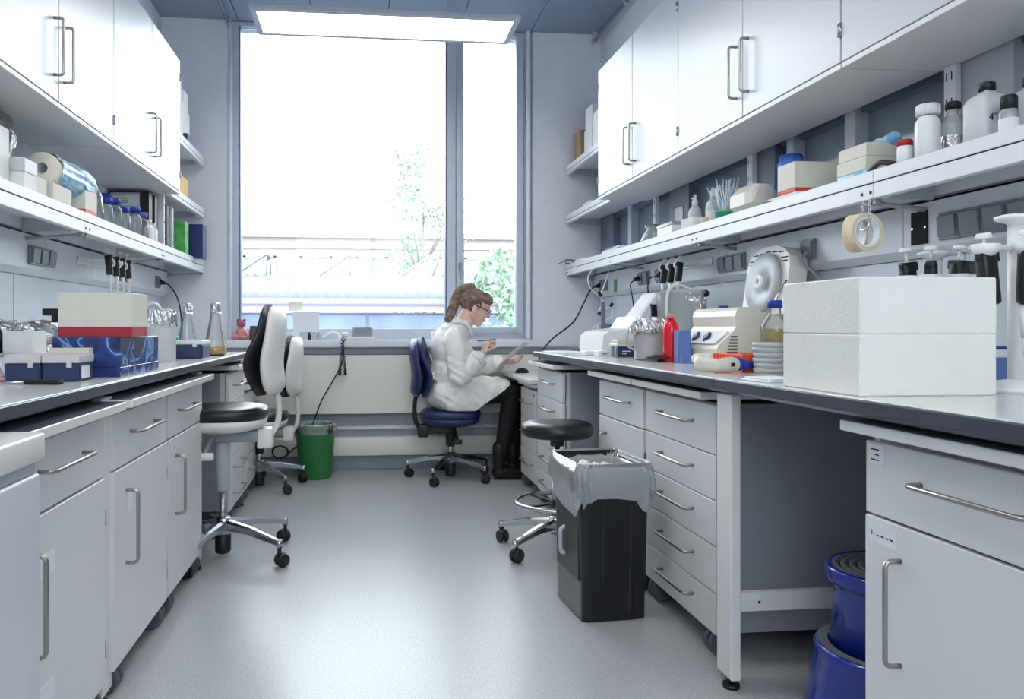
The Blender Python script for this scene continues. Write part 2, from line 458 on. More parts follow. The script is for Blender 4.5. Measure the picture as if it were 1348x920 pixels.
part('seal', MB().box(-.905, -.896, y0-.002, y1, 1.036, ZC-.03).box(.612, .624, y0-.002, y1, 1.036, ZC-.03), 'frame_alu_dark', win)
part('sash_handle', MB().box(.705, .73, y0-.045, y0-.02, 1.46, 1.53, .006).box(.71, .725, y0-.06, y0-.045, 1.40, 1.49, .005), 'grey_plastic', sash)
part('pane', MB().box(-.905, .624, y0+.04, y0+.048, 1.03, ZC-.03), 'window_glass', win)
part('pane', MB().box(.75, 1.15, y0+.04, y0+.048, 1.04, ZC-.03), 'window_glass', win)
struct('trim_1', MB().cyl((-.962, YB-.012, .96), (-.962, YB-.012, ZC-.03), .016, seg=12), 'guide_white')
struct('trim_2', MB().box(1.222, 1.250, YB-.03, YB+.0, .96, ZC, .006), 'guide_white')
struct('trim_3', MB().box(XL+.02, XR-.02, YB-.16, YB+.03, .90, .955, .006), 'wall_paint')     # sill
struct('trim_4', MB().box(-1.1, 1.32, YB-.08, YB, .85, .898), 'wall_low')
rc = struct('trim_5', MB().box(-1.1, 1.30, YB-.13, YB-.02, .42, .845, .005), 'radiator_cover')
struct('trim_6', MB().box(XL, XR, YB-.012, YB, .10, .42), 'wall_low')
struct('trim_7', MB().box(XL, XR, YB-.10, YB-.014, .11, .245, .008), 'radiator_cover')
struct('trim_8', MB().cyl((XL, YB-.05, .31), (XR, YB-.05, .31), .014, seg=12), 'guide_white')
struct('baseboard_back', MB().box(XL, XR, YB-.03, YB, 0, .10, .003), 'skirting')
struct('baseboard_left', MB().box(XL, XL+.012, YF, YB-.03, 0, .10, .002), 'skirting')
struct('baseboard_right', MB().box(XR-.012, XR, YF, YB-.03, 0, .10, .002), 'skirting')
# conduits under the ceiling
for k, (x, z) in enumerate(((-.97, 3.245), (1.74, 3.215))):
    mb = MB().cyl((x, 2.6, z), (x, YB-.01, z), .014, seg=12)
    t = thing('ceiling_conduit', ['thin silver conduit pipe under the ceiling at the left edge of the window', 'thin silver conduit pipe under the ceiling above the right wall cabinets'][k], 'pipe', (0, 0, 0))
    part('pipe', mb, 'alu_polished', t)
    for yy in (3.4, 4.9, 5.6):
        part('pipe_clip', MB().box(x-.02, x+.02, yy-.012, yy+.012, z-.018, ZC, .003), 'steel_grey', t)

# service channels on both long walls
def channel(sx, wallx, label):
    """wall channel with sloping lower ledge; sx = -1 left wall, +1 right wall"""
    t = thing('service_channel', label, 'wall channel', (wallx-sx*.002, 0, 0))
    fx = -sx*.055
    y0, y1 = .3, YB-.02
    part('channel_front', MB().prism([(0, 1.27), (fx*.45, 1.27), (fx, 1.295), (fx, 1.437), (0, 1.437)], 'y', y0, y1), 'duct_white', t)
    part('channel_cover', MB().prism([(0, 1.449), (fx*.6, 1.449), (fx*.92, 1.452), (fx*.92, 1.50), (0, 1.50)], 'y', y0, y1), 'duct_white', t)
    part('cable_slot', MB().box(0, fx*.5, y0, y1, 1.437, 1.449), 'dark_slot', t)
    part('splash_panel', MB().box(0, fx*.2, y0, y1, .905, 1.268), 'splash_blue', t)
    for k in range(5):
        part('panel_joint', MB().box(fx*.2, fx*.24, .9+1.2*k-.002, .9+1.2*k+.002, .91, 1.266), 'steel_grey', t)
    for k in range(9):
        part('channel_seam', MB().box(fx, fx*1.02, .6*k+.5-.0015, .6*k+.5+.0015, 1.296, 1.436), 'steel_grey', t)
    return t
channel(-1, XL, 'white service channel running along the left wall behind the bench')
channel(1, XR, 'white service channel running along the right wall behind the bench')

# ceiling lamps
def lamp(y, label, z=2.77):
    t = thing('pendant_panel_lamp', label, 'ceiling lamp', (.13, y, z), 0, None)
    part('lamp_frame', MB().box(-.747, .747, 0, .035, 0, .028, .003).box(-.747, .747, .345, .38, 0, .028, .003)
         .box(-.747, -.712, .035, .345, 0, .028, .003).box(.712, .747, .035, .345, 0, .028, .003).box(-.74, .74, .005, .375, .026, .03), 'steel_grey', t)
    part('diffuser', MB().box(-.712, .712, .035, .345, .004, .012), 'diffuser', t)
    for x in (-.45, .35):
        k = part('suspension_cable', MB().cyl((x, .19, .03), (x, .19, ZC-z), .0018, seg=6), 'steel_grey', t)
        part('cable_grip', MB().cyl((x, .19, .03), (x, .19, .06), .008, seg=10), 'grey_plastic', k)
        part('ceiling_mount', MB().cyl((x, .19, ZC-z-.02), (x, .19, ZC-z), .025, seg=14), 'steel_grey', k)
    return t
lamp(4.19, 'long flat glowing panel lamp hung from the ceiling before the window')
for y, s_ in ((2.2, 'nearest behind the window lamp'), (.4, 'above the viewpoint'), (-1.5, 'at the end away from the window')):  # unseen lamps added to brighten the room from above and behind
    lamp(y, 'unseen panel lamp added for fill light under the ceiling, '+s_)

# ---------------------------------------------------------------- outside the window
struct('ground', MB().box(-40, 40, 7, 60, -4.2, -4.0), 'ext_ground')
sh = thing('outbuilding', 'low outbuilding outside with blue-grey wall and white corrugated roof', 'building', (0, 14, -4))
part('wall', MB().box(-9, 9, 0, .3, 0, 5.30), 'ext_wall', sh)
part('wall_end', MB().box(-9, -8.7, .3, 7, 0, 5.5), 'ext_wall', sh)
part('wall_end', MB().box(8.7, 9, .3, 7, 0, 5.5), 'ext_wall', sh)
part('fascia', MB().box(-9, 9, -.12, .0, 5.32, 5.46), 'ext_fascia', sh)
part('gutter', MB().cyl((-9, -.16, 5.50), (9, -.16, 5.50), .06, seg=10), 'ext_gutter', sh)
for k in range(12):
    part('wall_panel', MB().box(-8.9+k*1.5, -7.45+k*1.5, -.03, 0, .5, 5.28, .01), 'ext_wall', sh)
nu = 18*28
def roof(u, v): return (-9+18*u, -.15+5.2*v, 5.53+.80*v+.025*sin(2*pi*18*u/.19))
part('corrugated_roof', MB().grid(roof, nu, 3, thick=.02), 'ext_roof', sh)
for k in range(8):
    x0 = -7.4+2.06*k
    s_ = thing('roof_skylight', 'wedge-shaped glazed skylight on the outbuilding roof, '+['beyond the left frame edge', 'far left, out of the window', 'leftmost in the window', 'second from the left in the window', 'third from the left, in the bright middle', 'right one in the large pane', 'seen through the narrow pane', 'hidden beyond the right wall'][k], 'skylight', (x0, 19.3, 2.32), 0, 'sawtooth skylights on the outbuilding roof')
    part('skylight_side', MB().prism([(0, -.1), (.85, -.1), (.85, .52)], 'y', 0, .06), 'ext_glass', s_)
    part('skylight_frame', MB().tube([(0, -.02, -.05), (.87, -.02, .55), (.87, -.02, -.1)], .03, 6).tube([(0, .9, -.05), (.87, .9, .55), (.87, .9, -.1)], .03, 6)
         .cyl((.87, -.02, .55), (.87, .9, .55), .03, seg=6), 'ext_stone', s_)
    part('skylight_roof', MB().grid(lambda u, v: (.86*u, .9*v, -.03+.57*u), 4, 2, thick=.03), 'ext_roof', s_)
fb = thing('brick_building', 'long pale brick building with tall windows far outside', 'building', (0, 30, -4))
part('wall', MB().box(-16, 16, 0, 8, 0, 8.55), 'ext_brick', fb)
part('cornice', MB().box(-16.2, 16.2, -.25, .2, 8.5, 8.75, .03).box(-16.1, 16.1, -.12, 0, 8.1, 8.2), 'ext_stone', fb)
for k in range(12):
    x = -12.6+2.15*k
    wd = part('window', MB().box(x-.55, x+.55, -.03, .0, 5.9, 7.75), 'ext_glass', fb)
    part('window_bars', MB().box(x-.62, x-.52, -.1, -.03, 5.85, 7.8).box(x+.52, x+.62, -.1, -.03, 5.85, 7.8).box(x-.62, x+.62, -.1, -.03, 7.72, 7.84)
         .box(x-.03, x+.03, -.09, -.03, 5.9, 7.75).box(x-.55, x+.55, -.09, -.03, 7.0, 7.08).box(x-.7, x+.7, -.18, -.03, 5.78, 5.87), 'ext_stone', wd)
def tree(x, y, z0, h, r, n, label, m='leaf'):
    t = thing('tree', label, 'tree', (x, y, z0), 0)
    tr = MB().cyl((0, 0, 0), (0, 0, h*.8), .12, .04, seg=8)
    for k in range(9):
        a = random.uniform(0, 2*pi); q = random.uniform(.3, .75)
        tr.cyl((0, 0, h*q), (r*.7*cos(a), r*.7*sin(a), h*(q+.18)), .04, .015, seg=6)
    part('trunk', tr, 'bark', t)
    mb = MB(); vs = []; fs = []
    cl = [(Vector((random.gauss(0, r*.42), random.gauss(0, r*.42), h*.62+random.gauss(0, h*.2))), random.uniform(.25, .5)*r) for _ in range(34)]
    for i in range(n):
        c0, cr = random.choice(cl)
        d = Vector((random.gauss(0, 1), random.gauss(0, 1), random.gauss(0, 1))).normalized()*cr*random.uniform(.6, 1)
        p = c0+d; s_ = random.uniform(.05, .10)
        a = Vector((random.gauss(0, 1), random.gauss(0, 1), random.gauss(0, 1))).normalized(); b = a.orthogonal().normalized()
        k = len(vs); vs += [p-a*s_, p+b*s_*.5, p+a*s_, p-b*s_*.5]; fs.append((k, k+1, k+2, k+3))
    mb.add(vs, fs); part('foliage', mb, m, t, kind='stuff')
tree(3.05, 11.5, -4, 7.4, 1.25, 9000, 'leafy green tree filling the narrow right window pane')
tree(1.75, 22.5, -4, 10.6, 1.5, 5000, 'pale leafy tree rising behind the corrugated roof')
tree(-2.55, 12.4, -4, 5.9, .7, 3500, 'small leafy tree at the lower left corner of the window')

# ================================================================ BUILT FURNITURE
def bow(mb, p, axis, L, out=.034, r=.0055):
    """D-shaped bow handle centred at p, lying along axis ('x' or 'z'), standing off towards -y"""
    h = L/2; c_ = .012
    q = [(-h, 0), (-h, -out+c_), (-h+c_*.3, -out+c_*.3), (-h+c_, -out), (h-c_, -out), (h-c_*.3, -out+c_*.3), (h, -out+c_), (h, 0)]
    pts = [(p[0]+a, p[1]+b, p[2]) if axis == 'x' else (p[0], p[1]+b, p[2]+a) for a, b in q]
    return mb.tube(pts, r, 8)
def place(side, y, z=0, x=None):
    """location and turn for a unit whose front faces the aisle. y = viewer-left end of its front"""
    return (x, y, z), (-R90 if side == 'R' else R90)
def caster(t, x, y, r=.043):
    c = part('caster', MB().box(x-.02, x+.02, y-.018, y+.018, .070, .090, .003).cyl((x, y, .05), (x, y, .07), .012, seg=8), 'black_plastic', t)
    for s_ in (-1, 1):
        part('wheel', MB().cyl((x+s_*.008, y+.008, r), (x+s_*.026, y+.008, r), r, seg=20, bev=.005), 'caster_grey', c)
def base_unit(side, x, y, w, kind, label, top=.845, depth=.60, overhang=.055, m='cabinet_grey', stickers=None, group=None):
    loc, rz = place(side, y, 0, x)
    t = thing('base_cabinet' if kind == 'door' else 'drawer_cabinet', label, 'cabinet', loc, rz, group)
    zt = top-.04
    b = MB().box(.004, .020, .022, depth, .085, zt, .001).box(w-.020, w-.004, .022, depth, .085, zt, .001).box(.02, w-.02, depth-.012, depth, .085, zt)
    b.box(.02, w-.02, .022, depth-.012, .085, .103).box(.02, w-.02, .022, depth-.012, zt-.016, zt)
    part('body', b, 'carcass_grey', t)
    for e_ in (.0035, w-.0205): part('edge_band', MB().box(e_, e_+.017, .0215, .046, .0845, zt+.0005), m, t)
    part('top_board', MB().box(-.006, w+.004, -overhang, depth-.02, top-.023, top, .002), 'board_edge', t)
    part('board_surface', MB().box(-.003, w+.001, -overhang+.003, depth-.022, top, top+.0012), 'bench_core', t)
    part('board_spacer', MB().box(.02, w-.02, .03, depth-.05, zt, top-.023), 'dark_slot', t)
    def drawer(z0, z1):
        d = part('drawer', MB().box(.004, w-.004, 0, .018, z0, z1, .0015), m, t)
        part('drawer_box', MB().box(.025, w-.025, .018, depth-.04, z0+.012, z1-.03), 'steel_grey', d)
        part('handle', bow(MB(), (w*.5, 0, (z0+z1)/2+.012), 'x', .26), 'nickel', d)
        part('drawer_gap', MB().box(w-.0035, w-.001, .019, .0215, z0+.01, z1-.01), 'dark_slot', d)
        return d
    if kind == 'door':
        d0 = drawer(.645, zt-.004)
        d = part('door', MB().box(.004, w-.004, -.002, .018, .078, .639, .002), m, t)
        part('handle', bow(MB(), (.115, -.002, .46), 'z', .215), 'nickel', d)
        for z in (.17, .53): part('hinge', MB().box(w-.008, w+.003, .0, .024, z-.022, z+.022, .002).cyl((w+.001, .001, z-.022), (w+.001, .001, z+.022), .004, seg=8), 'nickel', d)
        if stickers:
            for sx, sz, sw, sh, on in stickers:
                p_ = d0 if on else d
                st = part('paper_label', MB().box(sx, sx+sw, -.0035, -.002 if not on else 0, sz, sz+sh), 'sticker', p_)
    else:
        n = kind; H = zt-.004-.075; zz = zt-.004
        for k in range(n):
            h = H/n if n != 5 else [.158, .144, .144, .147, H-.593][k]
            drawer(zz-h+.004, zz-.0); zz -= h
        if n == 3:
            part('lock', MB().cyl((w-.06, -.006, zt-.03), (w-.06, 0, zt-.03), .009, seg=12), 'nickel', t)
    for cx in (.06, w-.06):
        for cy in (.030, depth-.07): caster(t, cx, cy)
    return t
base_unit('R', 1.10, 2.88, .60, 5, 'tall white five-drawer cabinet right beside the black bin')
base_unit('R', 1.10, 3.47, .565, 'door', 'white cabinet with drawer over door behind the black bin and stool')
base_unit('R', 1.045, 4.51, .58, 5, 'white five-drawer cabinet under the far end of the right bench')
base_unit('R', 1.10, 1.572, .60, 'door', 'nearest right cabinet, drawer over door, with two paper labels', stickers=[(.018, .585, .085, .04, 0), (.02, .755, .045, .042, 1)])
nr = [o for o in bpy.data.objects if o.name.startswith('base_cabinet')][-1]
text_part('lettering', '3-', .016, 'ink', [o for o in nr.children if o.name.startswith('door')][0], (.024, -.0036, .600), (R90, 0, 0))
for k in range(4): part('print_line', MB().box(.044+.014*k, .053+.014*k, -.0040, -.0036, .601, .6035+.001*(k % 2)), 'ink', [o for o in nr.children if o.name.startswith('door')][0])
for k in range(3): part('print_line', MB().box(.026+.012*(k % 2), .052, -.0040, -.0036, .762+.011*k, .765+.011*k), 'ink', [o for o in nr.children if o.name.startswith('drawer')][0])
base_unit('R', 1.05, 5.02, .46, 3, 'small three-drawer pedestal under the low desk in front of the woman', top=.695, overhang=.02)
base_unit('L', -.70, 1.56, .59, 'door', 'left cabinet with drawer over door, two taped labels, beside the white appliance', stickers=[(.125, .50, .12, .05, 0), (.125, .215, .12, .045, 0)])
base_unit('L', -.70, 2.215, .585, 'door', 'middle left cabinet with drawer over door, label behind its handle', stickers=[(.13, .50, .04, .055, 0)])
base_unit('L', -.70, 2.81, .565, 'door', 'left cabinet with drawer over door next to the near lab chair', stickers=[(.12, .51, .04, .05, 0)])
base_unit('L', -.70, 4.06, .52, 5, 'white drawer cabinet on the left beyond the near lab chair')
base_unit('L', -.70, 4.62, .46, 3, 'lower white pedestal on the left beside the far lab chair', top=.695, overhang=.02)

# under-bench white appliance, nearest left
t = thing('undercounter_fridge', 'white undercounter appliance at the lower left corner, cut by the frame', 'fridge', (-.615, .93, 0), R90)
part('body', MB().box(0, .60, .05, .60, .06, .80, .004), 'shell_white', t)
part('top', MB().box(0, .60, -.008, .60, .795, .848, .006), 'shell_white', t)
d = part('door', MB().box(.002, .598, 0, .048, .07, .772, .008), 'cabinet_white', t)
part('grip_strip', MB().box(.02, .58, .004, .05, .774, .794), 'steel_grey', d)
part('plinth', MB().box(.02, .58, .08, .58, 0, .06), 'black_plastic', t)

# benches
def bench(side, x, y0, y1, xw, label, far_leg=False):
    t = thing('lab_bench', label, 'bench', (x, y0, 0))
    s_ = 1 if side == 'R' else -1
    L = y1-y0; D = abs(xw-x)-.012
    def X(a, b): return (a*s_, b*s_)
    a, b = X(0, D)
    part('worktop_core', MB().box(a, b, .001, L-.001, .870, .8975, .002), 'bench_core', t)
    a, b = X(.003, D)
    part('worktop_surface', MB().box(a, b, .002, L-.002, .8975, .900, .001), 'bench_top', t)
    a, b = X(.06, .09)
    part('front_rail', MB().box(a, b, .0, L, .852, .870, .002), 'steel_grey', t)
    a, b = X(D-.08, D-.05)
    part('rear_rail', MB().box(a, b, .0, L, .852, .870, .002), 'steel_grey', t)
    for yy in ([.0] if not far_leg else [.30 if side == 'R' else .0, L-.05]):
        for u0 in ((.03, D-.10) if not (far_leg and side == 'R') else (.30, D-.10)):
            a, b = X(u0, u0+.03)
            l = part('leg', MB().box(a, b, yy-.045, yy+.012 if yy else yy+.045, .03, .854, .003), 'board_edge', t)
            a, b = X(u0+.015, u0+.015)
            part('levelling_foot', MB().cyl((a, yy-.015, 0), (a, yy-.015, .012), .024, seg=14).cyl((a, yy-.015, .012), (a, yy-.015, .035), .007, seg=8), 'black_plastic', l)
        a, b = X(.06, D-.10)
        cr = part('crossbar', MB().box(a, b, yy-.035, yy-.01, .225, .28, .002), 'board_edge', t)
        a, b = X(.12, .12)
        part('bolt', MB().cyl((a, yy-.037, .252), (a, yy-.034, .252), .004, seg=8), 'dark_slot', cr)
    return t
bench('R', 1.02, 3.33, 4.52, XR, 'far section of the right lab bench under the printer', True)
bench('R', 1.02, 2.13, 3.33, XR, 'middle section of the right lab bench, carrying centrifuge and jug')
bench('R', 1.02, .93, 2.13, XR, 'nearest section of the right lab bench, under the foam box')
bench('R', 1.02, -.27, .93, XR, 'right lab bench section beside the viewpoint')
bench('L', -.68, 3.40, 4.62, XL, 'far section of the left lab bench behind the near chair', True)
bench('L', -.68, 2.20, 3.40, XL, 'middle section of the left lab bench, carrying the cartons')
bench('L', -.68, 1.00, 2.20, XL, 'nearest section of the left lab bench, with the tip boxes')
bench('L', -.68, -.20, 1.00, XL, 'left lab bench section beside the viewpoint')
for s_, x0, lab in ((1, 1.0, 'low white writing desk in front of the woman by the window'), (-1, -.72, 'low white desk at the left side of the window')):
    t = thing('low_desk', lab, 'desk', (x0, 4.53 if s_ > 0 else 4.63, 0))
    W = s_*(.78 if s_ > 0 else .71); L = 1.0 if s_ > 0 else .88
    part('desk_top', MB().box(0, W, 0, L, .70, .727, .003), 'board_edge', t)
    for yy in (.02, L-.05):
        for xx in ((.56, .74) if s_ > 0 else (-.10, -.66)):
            part('leg', MB().box(xx, xx+.03, yy, yy+.03, 0, .70, .002), 'steel_grey', t)

# long shelves over the benches
def wall_shelf(side, x, y0, y1, z, label, beam=.045, brackets=(0,), xw=None, arm=True, chan=.055):
    t = thing('wall_shelf', label, 'shelf', (x, y0, z))
    s_ = 1 if side == 'R' else -1; L = y1-y0
    D = abs(xw-x)-.004
    def B(mb, u0, u1, a, b, c_, d, bev=.0015): return mb.box(u0*s_, u1*s_, a, b, c_, d, bev)
    part('shelf_board', B(MB(), .012, D, .001, L-.001, -.018, -.002), 'shelf_white', t)
    part('front_lip', B(MB(), 0, .014, .001, L-.001, -.030, .006), 'shelf_white', t)
    part('lip_groove', B(MB(), .004, .012, .002, L-.002, -.034, -.030, 0), 'dark_slot', t)
    part('front_beam', B(MB(), 0, .028, .001, L-.001, -.034-beam, -.034), 'shelf_white', t)
    for yy in brackets:
        D2 = D-chan
        br = part('bracket', MB().prism([(s_*.03, -.019), (s_*D2, -.019), (s_*D2, -.075), (s_*.06, -.034-beam*.8)], 'y', yy-.006, yy+.006), 'steel_grey', t)
        if arm:
            part('bracket_arm', MB().cyl((s_*.04, yy+.03, -.034-beam-.004), (s_*D2, yy+.03, -.10), .008, seg=10), 'steel_grey', br)
            for q in (-.02, .02):
                part('bolt', MB().cyl((-s_*.002, yy+q, -.06), (s_*.004, yy+q, -.06), .005, seg=10), 'dark_slot', br)
                part('clip', MB().box(s_*.01, s_*.03, yy+q-.008, yy+q+.008, -.095, -.034-beam, .002), 'grey_plastic', br)
    return t
SX_R = 1.524; SX_L = -1.137
names = ['beside the window, farthest', 'under the first wall cabinets from the window', 'holding the cream round box', 'holding the white jars, nearest']
ys = [5.63, 4.55, 3.35, 2.14, .93, -.27]
for k in range(5):
    lab = ['long right shelf section by the window with the papers and black glasses', 'long right shelf section with the two white spray bottles', 'long right shelf section with the red-banded white box',
           'nearest right shelf section with jars and jerrycans', 'right shelf section beside the viewpoint'][k]
    wall_shelf('R', SX_R, ys[k+1], ys[k], 1.515, lab, brackets=(.03,) if k else (.02, ys[0]-ys[1]-.04), xw=XR)
ys = [5.60, 4.45, 3.25, 2.05, .85, -.35]
for k in range(5):
    lab = ['long left shelf section by the window with the green pack and navy box', 'long left shelf section with the blue-capped bottles and binders', 'long left shelf section with the paper towel rolls',
           'nearest left shelf section', 'left shelf section beside the viewpoint'][k]
    wall_shelf('L', SX_L, ys[k+1], ys[k], 1.515, lab, brackets=(.03,) if k else (.02, ys[0]-ys[1]-.04), xw=XL)
wall_shelf('R', SX_R, 4.60, 5.63, 2.255, 'upper open shelf on the right beyond the cabinets, with cartons', beam=.022, brackets=(1.0,), xw=XR, arm=False, chan=0)
wall_shelf('R', SX_R, 4.60, 5.63, 1.885, 'lower open shelf on the right level with the cabinet bottoms', beam=.022, brackets=(1.0,), xw=XR, arm=False, chan=0)
wall_shelf('L', SX_L, 4.66, 5.60, 2.255, 'upper open shelf on the left beyond the cabinets', beam=.022, brackets=(.9,), xw=XL, arm=False, chan=0)
wall_shelf('L', SX_L, 4.66, 5.60, 1.885, 'lower open shelf on the left with the yellow carton', beam=.022, brackets=(.9,), xw=XL, arm=False, chan=0)
# uprights carrying the shelf system in front of the glazing
for y, lab in ((4.46, 'white slotted shelf upright near the window end of the right wall'), (3.31, 'white slotted shelf upright behind the cream round box'), (2.12, 'white slotted shelf upright behind the jerrycans')):
    t = thing('shelf_upright', lab, 'shelf post', (XR-.045, y, 1.522))
    part('post', MB().box(0, .022, -.022, .022, 0, .325, .002), 'shelf_white', t)
    for k in range(4):
        for q in (-.010, .010): part('slot', MB().box(-.0008, .001, q-.002, q+.002, .03+.08*k, .055+.08*k), 'dark_slot', t)

# wall cabinets
def wall_cabinet(side, x, y, label, D):
    loc, rz = place(side, y, 1.85, x)
    t = thing('wall_cabinet', label, 'wall cabinet', loc, rz)
    w_ = 1.2; h = .775
    part('carcass', MB().box(.003, .019, .021, D, .0, h).box(w_-.019, w_-.003, .021, D, .0, h).box(.019, w_-.019, .021, D, h-.018, h).box(.019, w_-.019, D-.01, D, .018, h-.018), 'cabinet_white', t)
    part('bottom_panel', MB().box(.003, w_-.003, .002, D, -.016, .0, .001), 'cabinet_grey', t)
    for k in range(2):
        d = part('door', MB().box(.0035+.6*k, .5985+.6*k-.001, 0, .019, .003, h, .0015), 'cabinet_white', t)
        part('handle', bow(MB(), (.6+(-.045 if k == 0 else .045), 0, .185), 'z', .20), 'nickel', d)
        for z in (.10, h-.10):
            xx = .0035 if k == 0 else w_-.0035
            part('hinge', MB().cyl((xx, -.003, z-.02), (xx, -.003, z+.02), .0045, seg=8).box(xx-.004, xx+.004, -.002, .012, z-.018, z+.018), 'nickel', d)
    return t
for k, lab in enumerate(('white double-door wall cabinet on the right, closest to the window', 'white double-door wall cabinet on the right above the round cream box', 'white wall cabinet on the right cut by the top right corner of the frame', 'right wall cabinet beside the viewpoint')):
    wall_cabinet('R', 1.44, 4.57-1.2*k, lab, XR-1.44-.035)
for k, lab in enumerate(('white double-door wall cabinet on the left, closest to the window', 'white double-door wall cabinet on the left above the paper towel rolls', 'left wall cabinet beside the viewpoint', 'left wall cabinet behind the viewpoint')):
    wall_cabinet('L', -1.083, 4.64-1.2*(k+1), lab, 1.45-1.083-.004)

# ================================================================ CHAIRS, BINS, STOOLS
def loft(mb, secs, seg=28, n=3.0, T=None, smooth=True):
    """secs: (centre x, centre y, z, half x, half y, bend) superellipse sections, closed by caps"""
    vs = []; fs = []
    for cx, cy, z, hx, hy, bend in secs:
        for k in range(seg):
            a = 2*pi*k/seg; ca, sa = cos(a), sin(a)
            x = (abs(ca)**(2/n))*(1 if ca >= 0 else -1)*hx; y = (abs(sa)**(2/n))*(1 if sa >= 0 else -1)*hy
            vs.append((cx+x+bend*(y/max(hy, 1e-4))**2, cy+y, z))
    m = len(secs)
    for i in range(m-1):
        for k in range(seg):
            k2 = (k+1) % seg; fs.append((i*seg+k, i*seg+k2, (i+1)*seg+k2, (i+1)*seg+k))
    fs.append(tuple(range(seg-1, -1, -1))); fs.append(tuple((m-1)*seg+k for k in range(seg)))
    mb.add(vs, fs, smooth, T); mb.sm[-1] = mb.sm[-2] = False
    return mb
def star_base(t, R, rot, zh=.15, metal='alu_polished', wheel='black_plastic', wr=.030):
    b = part('star_base', MB().lathe([(.0, zh-.05), (.035, zh-.05), (.04, zh-.02), (.035, zh+.03), (.0, zh+.03)], 20), metal, t)
    for k in range(5):
        a = rot+2*pi*k/5; u = Vector((cos(a), sin(a), 0)); w_ = Vector((-sin(a), cos(a), 0))
        mb = MB(); P0 = u*.02+Vector((0, 0, zh+.0)); P1 = u*R+Vector((0, 0, zh-.045))
        vs = []
        for P, hw, hh in ((P0, .024, .022), (u*R*.5+Vector((0, 0, zh-.012)), .018, .016), (P1, .012, .011)):
            for q in ((-1, -1), (-1, .5), (-.5, 1), (.5, 1), (1, .5), (1, -1)):
                vs.append(P+w_*hw*q[0]+Vector((0, 0, hh*q[1])))
        fs = [tuple(range(5, -1, -1)), tuple(range(12, 18))]+[(i*6+k2, i*6+(k2+1) % 6, (i+1)*6+(k2+1) % 6, (i+1)*6+k2) for i in range(2) for k2 in range(6)]
        mb.add(vs, fs); mb.cyl(P1-Vector((0, 0, .02)), P1+Vector((0, 0, .014)), .014, seg=12)
        part('base_leg', mb, metal, t)
        a2 = a+1.1+.7*k; v = Vector((cos(a2), sin(a2), 0)); C = u*R+v*.012
        cm = MB().cyl((u*R+Vector((0, 0, .03))), (u*R+Vector((0, 0, zh-.06))), .009, seg=8)
        for s_ in (-1, 1):
            ax = Vector((-v.y, v.x, 0))*s_
            cm.cyl(C+ax*.006+Vector((0, 0, wr)), C+ax*.024+Vector((0, 0, wr)), wr, seg=20, bev=.005)
        cm.ell(tuple(C+Vector((0, 0, wr+.006))), (.026, .026, wr*.95), seg=12, rings=8)
        part('caster', cm, wheel, t)
    return b
